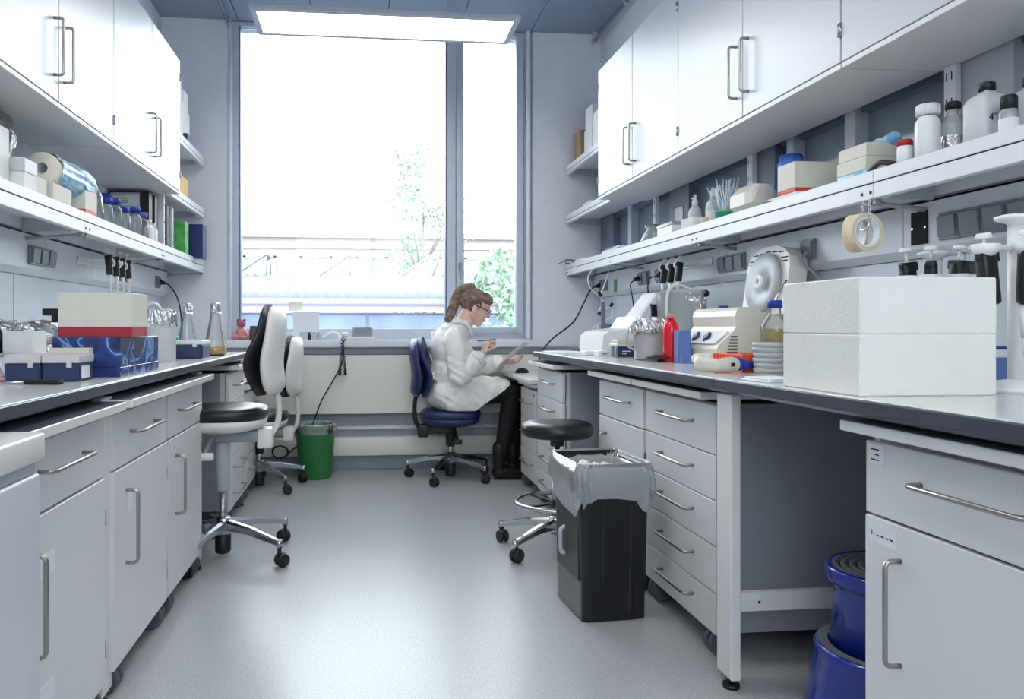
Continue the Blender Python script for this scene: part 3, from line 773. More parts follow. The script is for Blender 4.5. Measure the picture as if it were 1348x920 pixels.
def office_chair(name, label, loc, rotz, zs, cush, shell, colm, tilt_back=.0, R=.33, srot=0, lev=-1, shellw=True, bz=(.745, 1.145), group=None, wide=.2):
    """front of the chair towards local +x"""
    t = thing(name, label, 'chair', loc, rotz, group)
    star_base(t, R, srot)
    part('seat', loft(MB(), [(0, 0, zs-.062, wide*.93, wide*.95, 0), (.0, 0, zs-.05, wide*1.0, wide*1.02, 0), (0, 0, zs-.025, wide*1.03, wide*1.05, 0), (0, 0, zs-.008, wide*.98, wide, 0), (0, 0, zs, wide*.8, wide*.82, 0), (0, 0, zs-.004, wide*.4, wide*.4, 0)], 36, 2.6), cush, t)
    part('seat_shell', loft(MB(), [(0, 0, zs-.115, wide*.55, wide*.6, 0), (0, 0, zs-.10, wide*.85, wide*.88, 0), (0, 0, zs-.082, wide*.97, wide*1.0, 0), (0, 0, zs-.056, wide*1.0, wide*1.03, 0)], 36, 2.6), shell, t)
    mech = part('mechanism', MB().box(-.165, .03, -.045, .045, zs-.165, zs-.112, .006).cyl((-.11, -.056, zs-.14), (-.11, .056, zs-.14), .018, seg=14).cyl((-.02, -.054, zs-.135), (-.02, .054, zs-.135), .006, seg=8), 'grey_plastic' if shellw else 'black_plastic', t)
    part('spine_bracket', MB().box(-.225, -.155, -.045, .045, zs-.195, zs-.105, .008), shell if shellw else 'black_plastic', t)
    lv = part('lever', MB().tube(bez([(.03, lev*.05, zs-.13), (.04, lev*.12, zs-.15), (.055, lev*.17, zs-.20)], 5), .010, 8), 'grey_plastic' if shellw else 'black_plastic', t)
    part('lever_knob', MB().cyl((.015, lev*.175, zs-.205), (.085, lev*.175, zs-.205), .017, seg=12, bev=.004), shell if shellw else 'black_plastic', lv)
    zt = zs-.16
    part('column_cover', MB().lathe([(.022, .30 if zs > .55 else .22), (.031, .305 if zs > .55 else .225), (.034, zt-.03), (.034, zt), (.02, zt)], 20), colm, t)
    part('gas_spring', MB().cyl((0, 0, .06), (0, 0, .32), .017, seg=16), 'chrome', t)
    part('column_foot', MB().lathe([(.0, .018), (.03, .018), (.036, .03), (.036, .10), (.02, .11)], 18), 'black_plastic', t)
    b0, b1 = bz; h = b1-b0
    def cx(s_): return -.215+.058*math.exp(-((s_-.35)/.28)**2)-.02*s_   # lumbar bulge forward
    def hw(s_): return wide*(.80+.22*sin(pi*min(1, s_*1.1)))*(1 if s_ < .8 else 1-.32*((s_-.8)/.2)**2)
    sec = []; ssh = []
    for i in range(15):
        s_ = i/14; e = 1-.85*abs(2*s_-1)**9
        sec.append((cx(s_)+.01, 0, b0+h*s_, .028*e, hw(s_)*(.93+.07*e)*(1-.25*(abs(2*s_-1)**12)), .035))
        ssh.append((cx(s_)*.35-.15-.025, 0, b0+h*s_*.99, (.038-.012*s_)*e+.006, hw(s_)*.97*(.93+.07*e)*(1-.25*(abs(2*s_-1)**12)), .035))
    sec = [(sec[0][0], 0, b0-.006, .008, sec[0][4]*.9, .03)]+sec+[(sec[-1][0], 0, b1+.008, .006, sec[-1][4]*.8, .03)]
    part('back_cushion', loft(MB(), sec, 28, 2.6), cush, t)
    part('back_shell', loft(MB(), ssh, 28, 2.6), shell, t)
    sp = MB(); pts = bez([(-.20, 0, b0+.06), (-.245, 0, b0-.02), (-.245, 0, zs-.08), (-.19, 0, zs-.17)], 6)
    for dy in (-.012, .012): sp.tube([p+Vector((0, dy, 0)) for p in pts], .013, 10)
    part('back_spine', sp, shell if shellw else 'black_plastic', t)
    return t
office_chair('lab_chair', 'tall lab chair with black seat and white shell beside the left bench, nearest chair', (-.64, 3.56, 0), radians(182), .69, 'black_leather', 'shell_white', 'steel_grey', lev=1, srot=radians(-34-182))
office_chair('lab_chair', 'low lab chair with white back shell partly hidden behind the taller one', (-.68, 5.06, 0), radians(180), .50, 'black_leather', 'shell_white', 'black_plastic', lev=1, srot=radians(-50-180), R=.30, bz=(.60, .985), wide=.185)
office_chair('swivel_chair', 'navy blue swivel chair the woman in the lab coat sits on', (.60, 5.24, 0), radians(-9), .48, 'navy_leather', 'navy_leather', 'black_plastic', srot=radians(-110), R=.30, shellw=False, bz=(.57, .97), wide=.205)

# round stool
t = thing('lab_stool', 'round black backless stool with chrome foot ring behind the black bin', 'stool', (.905, 3.50, 0), 0)
star_base(t, .29, 0, .13, 'chrome')
part('seat', MB().lathe([(0, .535), (.150, .535), (.164, .545), (.168, .565), (.164, .590), (.150, .600), (.10, .604), (0, .604)], 40), 'black_leather', t)
part('seat_mount', MB().cyl((0, 0, .49), (0, 0, .536), .032, seg=16), 'black_plastic', t)
part('column', MB().cyl((0, 0, .08), (0, 0, .50), .014, seg=16).cyl((0, 0, .12), (0, 0, .34), .024, seg=18), 'chrome', t)
ring = [(cos(2*pi*k/40)*.195, sin(2*pi*k/40)*.195, .225) for k in range(40)]
fr = part('foot_ring', MB().tube(ring, .011, 10, closed=True), 'chrome', t)
sp = MB()
for k in range(4): a = 2*pi*k/4+.4; sp.box(0, .19, -.012, .012, -.004, .004, 0, Matrix.Translation((0, 0, .222)) @ Matrix.Rotation(a, 4, 'Z'))
sp.cyl((0, 0, .20), (0, 0, .24), .03, seg=16)
part('ring_support', sp, 'black_plastic', fr)

# black bin with clear liner
t = thing('waste_bin', 'tall black rectangular bin with a clear plastic liner in front of the right cabinets', 'bin', (.880, 2.775, 0), radians(4))
secs = [(0, 0, 0, .116, .140, 0), (0, 0, .006, .120, .146, 0), (0, 0, .30, .125, .156, 0), (0, 0, .53, .128, .163, 0), (0, 0, .555, .131, .166, 0), (0, 0, .56, .128, .163, 0), (0, 0, .54, .122, .157, 0), (0, 0, .05, .112, .140, 0), (0, 0, .03, .09, .12, 0)]
part('bin_body', loft(MB(), secs, 64, 14), 'bin_plastic', t)
for x in (-.045, .06):
    part('rib', MB().prism([(-.160+.011*0, 0)], 'x', 0, 0) if 0 else MB().grid(lambda u, v, x=x: (x+.012*(u-.5)*2*(.6 if x < 0 else 1), -.143-.0145*v-.006*sin(pi*u), .02+.40*v), 6, 2), 'bin_plastic', t)
part('side_panel', MB().box(-.1265, -.116, -.12, .12, .14, .36, .004, Matrix.Rotation(-.0, 4, 'Y')), 'bin_plastic', t)
hd = MB().tube(bez([(-.122, .03, .30), (-.140, .03, .29), (-.142, .03, .27), (-.140, .03, .21), (-.122, .03, .20)], 5), .008, 8)
part('handle', hd, 'steel_grey', t)
random.seed(5)
def liner(mb, hx, hy, ztop, drop, seg=96, inner=.10, amp=.006):
    rows = []
    for j in range(9):
        if j < 3: f_ = 1-j/3; z = ztop-inner*f_; o = -.010-.012*f_
        else: g = (j-3)/5; z = ztop+.004-drop*g; o = .006+.010*sin(pi*min(1, g*1.1))
        row = []
        for k in range(seg):
            a = 2*pi*k/seg; ca, sa = cos(a), sin(a); n = 9
            dz = (.020*sin(3*a+1)+.014*sin(7*a+.5)+.008*sin(15*a))*(max(0, j-3)/5)
            q = amp*noise.noise(Vector((cos(a)*9, sin(a)*9, z*18)))*(2.2 if j > 3 else 1.2)+.3*amp*sin(27*a+j)
            x = (abs(ca)**(2/n))*(1 if ca >= 0 else -1)*(hx+o+q); y = (abs(sa)**(2/n))*(1 if sa >= 0 else -1)*(hy+o+q)
            row.append((x, y, z+dz))
        rows.append(row)
    vs = [p for r in rows for p in r]
    fs = [(j*seg+k, j*seg+(k+1) % seg, (j+1)*seg+(k+1) % seg, (j+1)*seg+k) for j in range(8) for k in range(seg)]
    return mb.add(vs, fs, True)
part('bin_liner', liner(MB(), .131, .166, .562, .155), 'bag_film', t)
tr = MB()
for (x, y, z, r) in ((-.03, .05, .49, .06), (.05, -.04, .50, .05), (-.05, -.08, .47, .055), (.06, .09, .48, .05)):
    n0 = len(tr.v); tr.ell((x, y, z), (r, r, r*.75), seg=34, rings=22)
    tr.v[n0:] = [tuple(Vector(p)+(Vector(p)-Vector((x, y, z)))*(.42*noise.noise(Vector(p)*42)+.22*noise.noise(Vector(p)*95))) for p in tr.v[n0:]]
part('crumpled_waste', tr, 'paper_towel', t, kind='stuff')
part('waste_floor', MB().box(-.10, .10, -.14, .14, .43, .44), 'bin_plastic', t)

# green bin
t = thing('waste_bin', 'green round waste bin with a thin clear liner below the window', 'bin', (-.335, 5.365, 0), 0)
part('bin_body', MB().lathe([(0, 0), (.108, 0), (.113, .006), (.136, .345), (.142, .35), (.143, .368), (.138, .37), (.133, .345), (.108, .02), (0, .02)], 40), 'green_bin', t)
random.seed(3)
part('bin_liner', MB().shell([(.11, .22), (.125, .31), (.134, .366), (.140, .38), (.150, .374), (.150, .35), (.147, .325), (.150, .312)], 56, jit=.018), 'clear_film', t)
# blue kick-step
t = thing('step_stool', 'glossy blue round step stool under the right bench', 'step stool', (1.353, 1.82, 0), 0)
part('base_ring', MB().lathe([(.205, .012), (.212, .02), (.210, .05), (.184, .205), (.186, .215), (.178, .228), (.150, .228), (.150, .20)], 48), 'blue_gloss', t)
part('upper_drum', MB().lathe([(.150, .22), (.136, .37), (.138, .385), (.156, .392), (.160, .405), (.158, .425), (.150, .432), (.142, .430), (.135, .42)], 48), 'blue_gloss', t)
part('lower_tread', MB().shell([(.176, .229), (.152, .229)], 48), 'step_tread', t)
tr = MB()
for k in range(7): tr.lathe([(.142-.02*k, .424), (.141-.02*k, .430), (.128-.02*k, .430), (.126-.02*k, .424)], 40)
part('top_tread', tr, 'step_tread', t)
for k in range(3):
    a = 2*pi*k/3; part('roller', MB().cyl((.17*cos(a)-.01, .17*sin(a), .018), (.17*cos(a)+.01, .17*sin(a), .018), .018, seg=12), 'black_plastic', t)

# ================================================================ THE WOMAN AT THE DESK
def hand(mb, wrist, fwd, palm_n, curl=.5, s_=1.0, thumb=1, spread=.10, thumb_curl=.4):
    """palm and five separate fingers; palm_n is the way the palm faces"""
    f = Vector(fwd).normalized(); n = Vector(palm_n); n = (n-f*n.dot(f)).normalized(); side = f.cross(n)*thumb
    W = Vector(wrist)
    for q in (-.027, -.009, .009, .027):
        mb.cap(W+f*.012+side*q*.7, W+f*.078+side*q, .0135*s_, .0115*s_, 10)
    for q, L in ((-.029, .060), (-.010, .074), (.010, .080), (.029, .072)):
        L *= s_; p = W+f*.08+side*q; d = (f+side*q*spread*30*.1).normalized(); r = .0088
        for seg_, fr in enumerate((.44, .32, .24)):
            a = curl*(.7+.5*seg_); d2 = (d*cos(a)+n*sin(a)).normalized(); p2 = p+d2*L*fr
            mb.cap(p, p2, r, r*.93, 10); p = p2; d = d2; n_ = n
            n = (n-d*n.dot(d)).normalized(); r *= .93
        n = Vector(palm_n); n = (n-f*n.dot(f)).normalized()
    p = W+f*.022+side*.026; d = (f*.55+side*.75+n*.35).normalized(); r = .0105
    for L in (.034, .028, .022):
        p2 = p+d*L*s_; mb.cap(p, p2, r, r*.92, 10); p = p2; d = (d*cos(thumb_curl)+(n*.6+f*.7).normalized()*sin(thumb_curl)).normalized(); r *= .92
    return mb
PY = 5.24
def P(x, z, dy=0): return Vector((x, PY+dy, z))
per = thing('person', 'woman in a white lab coat and safety glasses, seated, reading a sheet', 'person', (.60, PY, 0), 0)
def plocal(me):
    for v in me.vertices: v.co -= Vector((.60, PY, 0))
    return me
H0 = P(.778, 1.178)           # head centre
tilt = Matrix.Translation(H0) @ Matrix.Rotation(radians(24), 4, 'Y') @ Matrix.Rotation(radians(-8), 4, 'Z')   # local x = face direction
def hp(x, y, z): return tilt @ Vector((x, y, z))
b = MB()
b.ell((-.012, 0, .030), (.098, .076, .090), tilt, 24, 16)
b.ell((.028, 0, -.025), (.062, .060, .085), tilt, 20, 14)           # face
b.ell((.052, 0, -.088), (.030, .030, .026), tilt, 16, 10)           # chin
b.cap(hp(-.0, -.046, -.05), hp(.048, -.022, -.092), .024, .018); b.cap(hp(.0, .046, -.05), hp(.048, .022, -.092), .024, .018)
b.cap(hp(.082, 0, .018), hp(.105, 0, -.022), .008, .0115, 10)       # nose
b.ell((.098, .009, -.027), (.009, .007, .006), tilt, 10, 8); b.ell((.098, -.009, -.027), (.009, .007, .006), tilt, 10, 8)
b.ell((.082, 0, -.052), (.012, .022, .006), tilt, 12, 8); b.ell((.080, 0, -.064), (.012, .019, .007), tilt, 12, 8)
b.ell((.062, -.034, -.022), (.024, .020, .022), tilt, 12, 8); b.ell((.062, .034, -.022), (.024, .020, .022), tilt, 12, 8)
b.ell((.075, 0, .035), (.016, .052, .012), tilt, 14, 8)             # brow
for s_ in (-1, 1):
    b.ell((-.006, s_*.076, -.012), (.017, .007, .030), tilt, 12, 8)
b.cap(P(.655, 1.03), hp(-.035, 0, -.055), .054, .050)               # neck
b.cap(P(.66, 1.02), hp(.0, 0, -.06), .048, .046)
# torso, pelvis
b.ell(tuple(P(.60, .90)), (.105, .155, .16)); b.ell(tuple(P(.585, .73)), (.10, .135, .15)); b.ell(tuple(P(.57, .585)), (.125, .17, .11))
SR = P(.612, .975, -.165); SL = P(.65, .985, .165)
b.cap(SR, P(.64, 1.0), .055, .07); b.cap(SL, P(.64, 1.0), .055, .07)
ER = P(.635, .715, -.215); WR = P(.795, .855, -.155)
EL = P(.80, .745, .20); WL = P(.985, .80, .07)
b.cap(SR, ER, .048, .040); b.cap(ER, WR, .040, .028)
b.cap(SL, EL, .048, .040); b.cap(EL, WL, .040, .027)
hand(b, WR+Vector((.004, 0, .008)), (.42, .12, .90), (.85, .25, -.35), curl=.75, thumb=-1, thumb_curl=.5)
hand(b, WL+Vector((.004, 0, 0)), (.93, -.25, .12), (.10, -.35, .93), curl=.38, thumb=1, thumb_curl=.35)
KR = P(1.015, .605, -.09); AR = P(.925, .12, -.09)
KL = P(1.09, .60, .10); AL = P(1.06, .12, .11)
for hx, K, A in ((-.09, KR, AR), (.09, KL, AL)):
    b.cap(P(.60, .565, hx), K, .080, .058); b.cap(K, A+(K-A)*.65, .054, .054); b.cap(A+(K-A)*.68, A, .052, .034)
    b.cap(A, A+Vector((.02, 0, -.07)), .034, .034); b.cap(A+Vector((.0, 0, -.070)), A+Vector((.12, .0, -.078)), .030, .022)
body = remeshed(b, 'body', .0045, 3, .5)
part('body', plocal(body), 'skin', per)
# leggings
l = MB()
for hx, K, A in ((-.09, KR, AR), (.09, KL, AL)):
    l.cap(P(.60, .565, hx), K, .088, .064); l.cap(K, A+(K-A)*.65, .060, .060); l.cap(A+(K-A)*.68, A+Vector((0, 0, -.02)), .058, .041)
part('leggings', plocal(remeshed(l, 'leggings', .008, 3)), 'leggings', per)
for A in (AR, AL):
    q = MB()
    q.cap(A+Vector((0, 0, .10)), A+Vector((.002, 0, -.05)), .048, .043); q.cap(A+Vector((-.005, 0, -.068)), A+Vector((.05, 0, -.066)), .046, .044)
    q.cap(A+Vector((.04, 0, -.066)), A+Vector((.155, 0, -.082)), .044, .033)
    q = [q]
    me = remeshed(q[0], 'boot', .006, 4)
    for v in me.vertices:
        if v.co.z < .002: v.co.z = .002
    bt = part('boot', plocal(me), 'boot', per)
# coat
def wrinkle(me, amp, f, cen=()):
    NN = [v.normal.copy() for v in me.vertices]
    for i_, v in enumerate(me.vertices):
        p = v.co.copy(); d = noise.noise(Vector((p.x*f, p.y*f*.6, p.z*f*.55)))*amp+noise.noise(Vector((p.x*f*2.3+5, p.y*f, p.z*f*1.6)))*amp*.5
        for c_, r_, ph in cen:
            q = p-c_; L = q.length
            if L < r_: d += amp*.7*(1-L/r_)*sin((q.z+q.x*.6+ph)*95+3*noise.noise(p*14))
        v.co = p+NN[i_]*d
    return me
q = MB()
q.ell(tuple(P(.592, .90)), (.130, .180, .185)); q.ell(tuple(P(.575, .735)), (.120, .165, .17)); q.ell(tuple(P(.57, .585)), (.135, .205, .125))
q.cap(SR+Vector((.0, 0, -.005)), P(.64, .995, -.03), .070, .082); q.cap(SL, P(.64, .995, .03), .070, .082)
q.cap(P(.645, .99), P(.672, 1.055), .082, .067)                     # collar
q.cap(SR+Vector((-.005, 0, -.02)), ER, .074, .070); q.cap(ER, ER+(WR-ER)*.80, .068, .060)
q.cap(SL, EL, .070, .064); q.cap(EL, EL+(WL-EL)*.82, .062, .055)
for hx, K in ((-.105, KR), (.10, KL)):                              # skirt over the thighs
    q.cap(P(.60, .585, hx), P(.60, .585, hx)+(K-P(.60, .585, hx))*.86+Vector((0, 0, .012)), .108, .078)
q.cap(P(.62, .61, 0), P(.93, .635, 0), .098, .070)
q.cap(P(.62, .54, -.14), P(.86, .55, -.135), .085, .050)
q.cap(P(.60, .53, -.16), P(.80, .50, -.165), .060, .030)
me = remeshed(q, 'lab_coat', .0065, 6, .6)
wrinkle(me, .011, 15, ((ER.copy(), .16, 0), (P(.66, .60, -.12), .22, .02), (P(.60, .72, -.15), .12, .01)))
for v in me.vertices:
    # hem cut across the thighs, seat contact
    if v.co.z < .484 and v.co.x < .84: v.co.z = .484+(v.co.z-.484)*.12
    lim = 1.005-.24*max(0, (.66-v.co.z)/.16)
    if v.co.x > lim and v.co.z < .70 and v.co.y < PY+.22: v.co.x = lim+(v.co.x-lim)*.12
coat = part('lab_coat', plocal(me), 'coat_cloth', per)
o = Vector((.60, PY, 0))
part('collar', MB().tube([p-o for p in bez([P(.60, 1.075, -.045), P(.655, 1.088, -.075), P(.715, 1.055, -.062), P(.745, 1.00, -.02), P(.715, 1.055, .062), P(.655, 1.088, .075), P(.60, 1.085, .04)], 5)], .012, 8), 'coat_cloth', coat)
bx = MB().cyl(ER+(WR-ER)*.72-o, ER+(WR-ER)*.90-o, .068, .062, seg=28)
part('cuff', bx, 'coat_cloth', coat)
part('cuff', MB().cyl(EL+(WL-EL)*.74-o, EL+(WL-EL)*.92-o, .062, .055, seg=28), 'coat_cloth', coat)
part('back_belt', MB().box(-.150, -.095, -.10, .02, .69, .735, .006), 'coat_cloth', coat)
part('shirt', MB().cyl(P(.70, .99, -.005)-o, P(.735, 1.015, -.005)-o, .045, .03, seg=20), 'shirt_blue', per)
# hair
h = MB()
h.ell((-.030, 0, .038), (.102, .084, .090), tilt, 28, 18)
h.ell((.030, 0, .078), (.062, .068, .050), tilt, 20, 12)
h.ell((-.066, 0, .03), (.055, .070, .070), tilt, 20, 12)
for s_ in (-1, 1): h.ell((-.02, s_*.066, .048), (.046, .018, .034), tilt, 14, 10)
top = hp(-.088, 0, .120)
h.ell(tuple(top), (.030, .030, .030))
pony = bez([top, P(.685, 1.312), P(.648, 1.262, .0), P(.612, 1.17, -.01), P(.570, 1.085, -.03)], 6)
for i in range(len(pony)-1):
    r = lambda i: [.026, .034, .036, .030, .010][min(4, int(i/6))]
    h.cap(pony[i], pony[i+1], .024+.012*sin(pi*i/len(pony))*(1), .024+.012*sin(pi*(i+1)/len(pony)) if i < len(pony)-3 else .010, 10)
hm = remeshed(h, 'hair', .005, 3)
NN = [v.normal.copy() for v in hm.vertices]
for i_, v in enumerate(hm.vertices):
    q_ = tilt.inverted() @ v.co
    v.co += NN[i_]*(.0035*sin(q_.y*260+q_.z*70+4*noise.noise(q_*20)))
part('hair', plocal(hm), 'hair', per)
part('hair_tie', MB().cyl(top-o+Vector((.0, 0, -.02)), top-o+Vector((-.018, 0, -.002)), .022, seg=14), 'black_plastic', per)
# face details
part('lips', MB().ell((.091, 0, -.0535), (.0055, .018, .0042), tilt, 12, 8).ell((.090, 0, -.0615), (.0055, .015, .0046), tilt, 12, 8), 'lips', per, loc=-o)
for s_ in (-1, 1):
    e = part('eye', MB().ell((.080, s_*.030, .008), (.009, .013, .0085), tilt, 14, 10), 'white_plastic', per, loc=-o)
    part('iris', MB().ell((.0875, s_*.031, .006), (.0025, .005, .005), tilt, 10, 8), 'eye_dark', e)
    part('eyebrow', MB().cap(hp(.088, s_*.015, .033), hp(.074, s_*.048, .034), .0035, .0028, 8), 'hair', per, loc=-o)
g = MB()
for s_ in (-1, 1):
    g.tube([hp(-.004, s_*.082, .010), hp(.03, s_*.082, .014), hp(.062, s_*.076, .012), hp(.088, s_*.055, .010)], .0042, 8)
g.tube([hp(.088, -.056, .022), hp(.106, -.03, .026), hp(.112, 0, .022), hp(.106, .03, .026), hp(.088, .056, .022)], .003, 8)
gl = part('safety_glasses', g, 'glasses_arm', per, loc=-o)
def lens(u, v):
    a = (u-.5)*2; return tuple(hp(.112-.026*a*a, a*.062, .024-.040*v+.008*v*(1-abs(a))))
part('lens', MB().grid(lens, 14, 4), 'goggle_lens', gl)
# pen and sheet
d0 = hp(0, 0, 0)
solo('pen', MB().cyl((.762, PY-.175, .955), (.885, PY-.155, .962), .0042, seg=8).cyl((.885, PY-.155, .962), (.897, PY-.153, .9625), .0042, .001, seg=8), 'black_plastic', 'dark pen held between the fingers of the woman in the lab coat', 'pen')
A_ = Vector((.875, PY-.13, .745)); LX = Vector((.216, .0, .200)); WX = Vector((.075, .195, -.01))
solo('paper_sheet', MB().grid(lambda u, v: tuple(A_+LX*u+WX*v+Vector((-.6, 0, .65))*(.012*sin(pi*u))), 8, 4, thick=.0008), 'paper', 'white sheet of paper the woman holds up and reads', 'paper')

# ================================================================ SMALL THINGS
ZB = .9002; ZS = 1.5135
def carton(label, x0, x1, y0, y1, z0, h, m='white_card', cat='box', name='carton', band=None, lid=None, rot=0, group=None, flap=True):
    cx, cy = (x0+x1)/2, (y0+y1)/2; w_, d_ = abs(x1-x0)/2, abs(y1-y0)/2
    t = thing(name, label, cat, (cx, cy, z0), rot, group)
    zb = 0
    if band: part('colour_band', MB().box(-w_-.0004, w_+.0004, -d_-.0004, d_+.0004, 0, band[1], .001), band[0], t); zb = band[1]
    top = h-(lid[1] if lid else 0)
    part('box_body', MB().box(-w_, w_, -d_, d_, zb, top, .0015), m, t)
    if lid: part('lid', MB().box(-w_-.002, w_+.002, -d_-.002, d_+.002, top, h, .003), lid[0], t)
    elif flap: part('flap', MB().box(-w_+.002, w_-.002, -d_+.002, -.001, top, top+.0012).box(-w_+.002, w_-.002, .001, d_-.002, top, top+.0012), m, t)
    return t
def bottle(label, x, y, z, r, h, body='clear_glass', cap='blue_cap', fill=None, cat='bottle', name='lab_bottle', neck=.45, capr=None, caph=.022, sh=.62, group=None, lab=None, seg=24):
    t = thing(name, label, cat, (x, y, z), 0, group)
    rn = r*neck; capr = capr or rn*1.22; zn = h-caph-.004
    prof = [(0, 0), (r*.92, 0), (r, r*.1), (r, h*sh), (r*.93, h*(sh+.05)), (r*.72, h*(sh+.12)), (rn*1.02, h*(sh+.19)), (rn, zn), (rn, h-.004)]
    part('bottle_body', MB().lathe(prof, seg), body, t)
    if fill:
        f, lv = fill
        part('contents', MB().lathe([(0, .003), (r*.90, .003), (r*.94, r*.1), (r*.94, h*lv), (0, h*lv)], seg), f, t)
    mb = MB().lathe([(capr, h-caph), (capr*1.0, h-.003), (capr*.9, h), (0, h)], seg)
    for k in range(18):
        a = 2*pi*k/18; mb.cyl((capr*cos(a), capr*sin(a), h-caph+.002), (capr*cos(a), capr*sin(a), h-.004), capr*.06, seg=5)
    part('cap', mb, cap, t)
    if lab: part('label', MB().shell([(r*1.006, h*.12), (r*1.006, h*.42)], seg), lab, t)
    return t

# --- right bench, from the camera to the window
t = thing('styrofoam_box', 'large white foam box in front on the right bench', 'foam box', (1.053, 1.52, ZB), 0)
part('box_body', MB().box(0, .318, 0, .30, 0, .1333, .003), 'styrofoam', t)
part('lid', MB().box(0, .318, 0, .30, .1336, .257, .003), 'styrofoam', t)
for k in range(6):
    tt = thing('petri_dish', ['lowest clear petri dish of the stack beside the foam box', 'second clear petri dish from the bottom of the stack by the foam box', 'third clear petri dish from the bottom of the stack by the foam box',
        'fourth clear petri dish from the bottom of the stack by the foam box', 'second clear petri dish from the top of the stack by the foam box', 'topmost clear petri dish of the stack beside the foam box'][k], 'petri dish', (1.30+.003*(k % 2), 2.33+.002*k, ZB+.0165*k), 0, 'petri dishes stacked on the right bench')
    part('dish', MB().lathe([(0, 0), (.044, 0), (.045, .002), (.045, .012), (.043, .012), (.043, .003), (0, .003)], 32), 'milky_plastic', tt)
    part('lid', MB().lathe([(.0475, .005), (.0475, .0150), (.046, .0160), (0, .0160)], 32), 'milky_plastic', tt)
t = thing('tube_rack', 'bright orange plastic tube rack on the right bench', 'tube rack', (1.282, 2.475, ZB), 0)
rk = MB().box(-.05, .05, -.10, .10, .052, .058, .001).box(-.05, .05, -.10, .10, 0, .005, .001)
for i in range(4):
    for j in range(8):
        rk.cyl((-.0375+.025*i, -.0875+.025*j, .004), (-.0375+.025*i, -.0875+.025*j, .0585), .0105, .0112, seg=10)
part('rack', rk, 'orange_plastic', t)
for s_ in (-1, 1): part('end_panel', MB().box(-.05, .05, s_*.10, s_*.104, 0, .058, .001), 'orange_plastic', t)
for i in range(4):
    for j in range(8): part('tube_hole', MB().cyl((-.0375+.025*i, -.0875+.025*j, .0586), (-.0375+.025*i, -.0875+.025*j, .0590), .007, seg=10), 'red_card', t)
# pipette controller
t = thing('pipette_controller', 'white electric pipette controller with blue nozzle lying on the right bench', 'pipette controller', (1.145, 2.385, ZB), 0)
q = MB().cap((-.032, .03, .028), (-.01, -.035, .024), .026, .022).cap((-.01, -.035, .024), (.045, -.03, .027), .022, .026).cap((-.032, .03, .03), (-.005, .09, .036), .024, .022).cap((.0, .04, .045), (-.02, .09, .04), .016, .020)
me = remeshed(q, 'body', .004, 4)
for v in me.vertices: v.co.z = max(v.co.z, .0005)
part('body', me, 'cream_plastic', t)
part('nozzle', MB().cyl((.062, -.028, .028), (.075, -.026, .027), .022, .021, seg=20).cyl((.075, -.026, .027), (.115, -.022, .024), .020, .010, seg=20).cyl((.115, -.022, .024), (.122, -.0215, .024), .012, .012, seg=16), 'blue_cap', t)
part('trigger', MB().box(.028, .040, -.060, -.054, .022, .034, .001), 'dark_slot', t)
solo('folded_wipe', MB().box(-.055, .055, -.06, .06, 0, .006, .002).box(-.05, .05, -.055, .05, .006, .011, .002), 'paper', 'white folded wipe lying at the bench edge left of the foam box', 'wipe', loc=(1.115, 1.985, ZB), rot=(0, 0, .15))
# centrifuge with open lid
t = thing('benchtop_centrifuge', 'cream benchtop centrifuge with two dark knobs and raised round lid', 'centrifuge', (1.35, 2.78, ZB), 0)
prof = [(0, .004), (-.006, .012), (-.008, .062), (.000, .078), (.055, .128), (.070, .150), (.066, .190), (.072, .212), (.085, .224), (.150, .226), (.165, .218), (.180, .192), (.355, .190), (.365, .180), (.365, .004)]
part('housing', MB().prism(prof, 'y', 0, .38), 'cream_plastic', t)
part('base_plate', MB().box(-.008, .368, -.008, .388, 0, .018, .003), 'cream_plastic', t)
pn = part('control_panel', MB().prism([(-.002, .0815), (-.005, .084), (.051, .1325), (.055, .129)], 'y', .03, .35), 'white_plastic', t)
for yy in (.135, .235):
    T_ = Matrix.Translation((.020, yy, .106)) @ Matrix.Rotation(radians(-49), 4, 'Y')
    part('knob', MB().lathe([(.024, 0), (.024, .008), (.020, .012), (0, .012)], 4, T=T_, smooth=False), 'navy_plastic', pn)
for k in range(7):
    part('vent_slot', MB().box(.030+.003*k, .075, -.0012, .0, .036+.012*k, .042+.012*k), 'dark_slot', t)
part('side_button', MB().ell((.16, -.001, .06), (.018, .008, .014), seg=14, rings=8), 'cream_plastic', t)
LT = Matrix.Translation((.275, .19, .20)) @ Matrix.Rotation(radians(8), 4, 'Y')
lidp = part('lid', MB().prism([(-.165, 0), (.165, 0), (.165, .19), (.15, .235), (.11, .265), (.05, .282), (-.05, .282), (-.11, .265), (-.15, .235), (-.165, .19)], 'x', -.0, .075, T=LT), 'shell_white', t)
part('rotor_cover', MB().lathe([(0, -.004), (.03, -.004), (.035, .0), (.118, .018), (.122, .012), (.122, -.004), (.118, -.004)], 40, T=LT @ Matrix.Translation((-.006, 0, .130)) @ Matrix.Rotation(radians(-90), 4, 'Y')), 'steel_grey', lidp)
part('hub_ring', MB().tube([tuple(LT @ Vector((-.030, .022*cos(2*pi*k/24), .130+.022*sin(2*pi*k/24)))) for k in range(24)], .010, 10, closed=True), 'white_plastic', lidp)
for k in range(5):
    part('lid_slot', MB().box(-.0015, .001, -.11+.048*k, -.072+.048*k, .2575-.004*abs(k-2), .262-.004*abs(k-2), T=LT), 'dark_slot', lidp)
for k in range(2):
    for s_ in (-1, 1): part('lid_slot', MB().box(-.0015, .001, s_*.095, s_*.145, .225-.014*k, .230-.014*k, T=LT), 'dark_slot', lidp)
part('lid_stay', MB().cyl((.20, .02, .19), (.28, .01, .33), .004, seg=8), 'chrome', t)
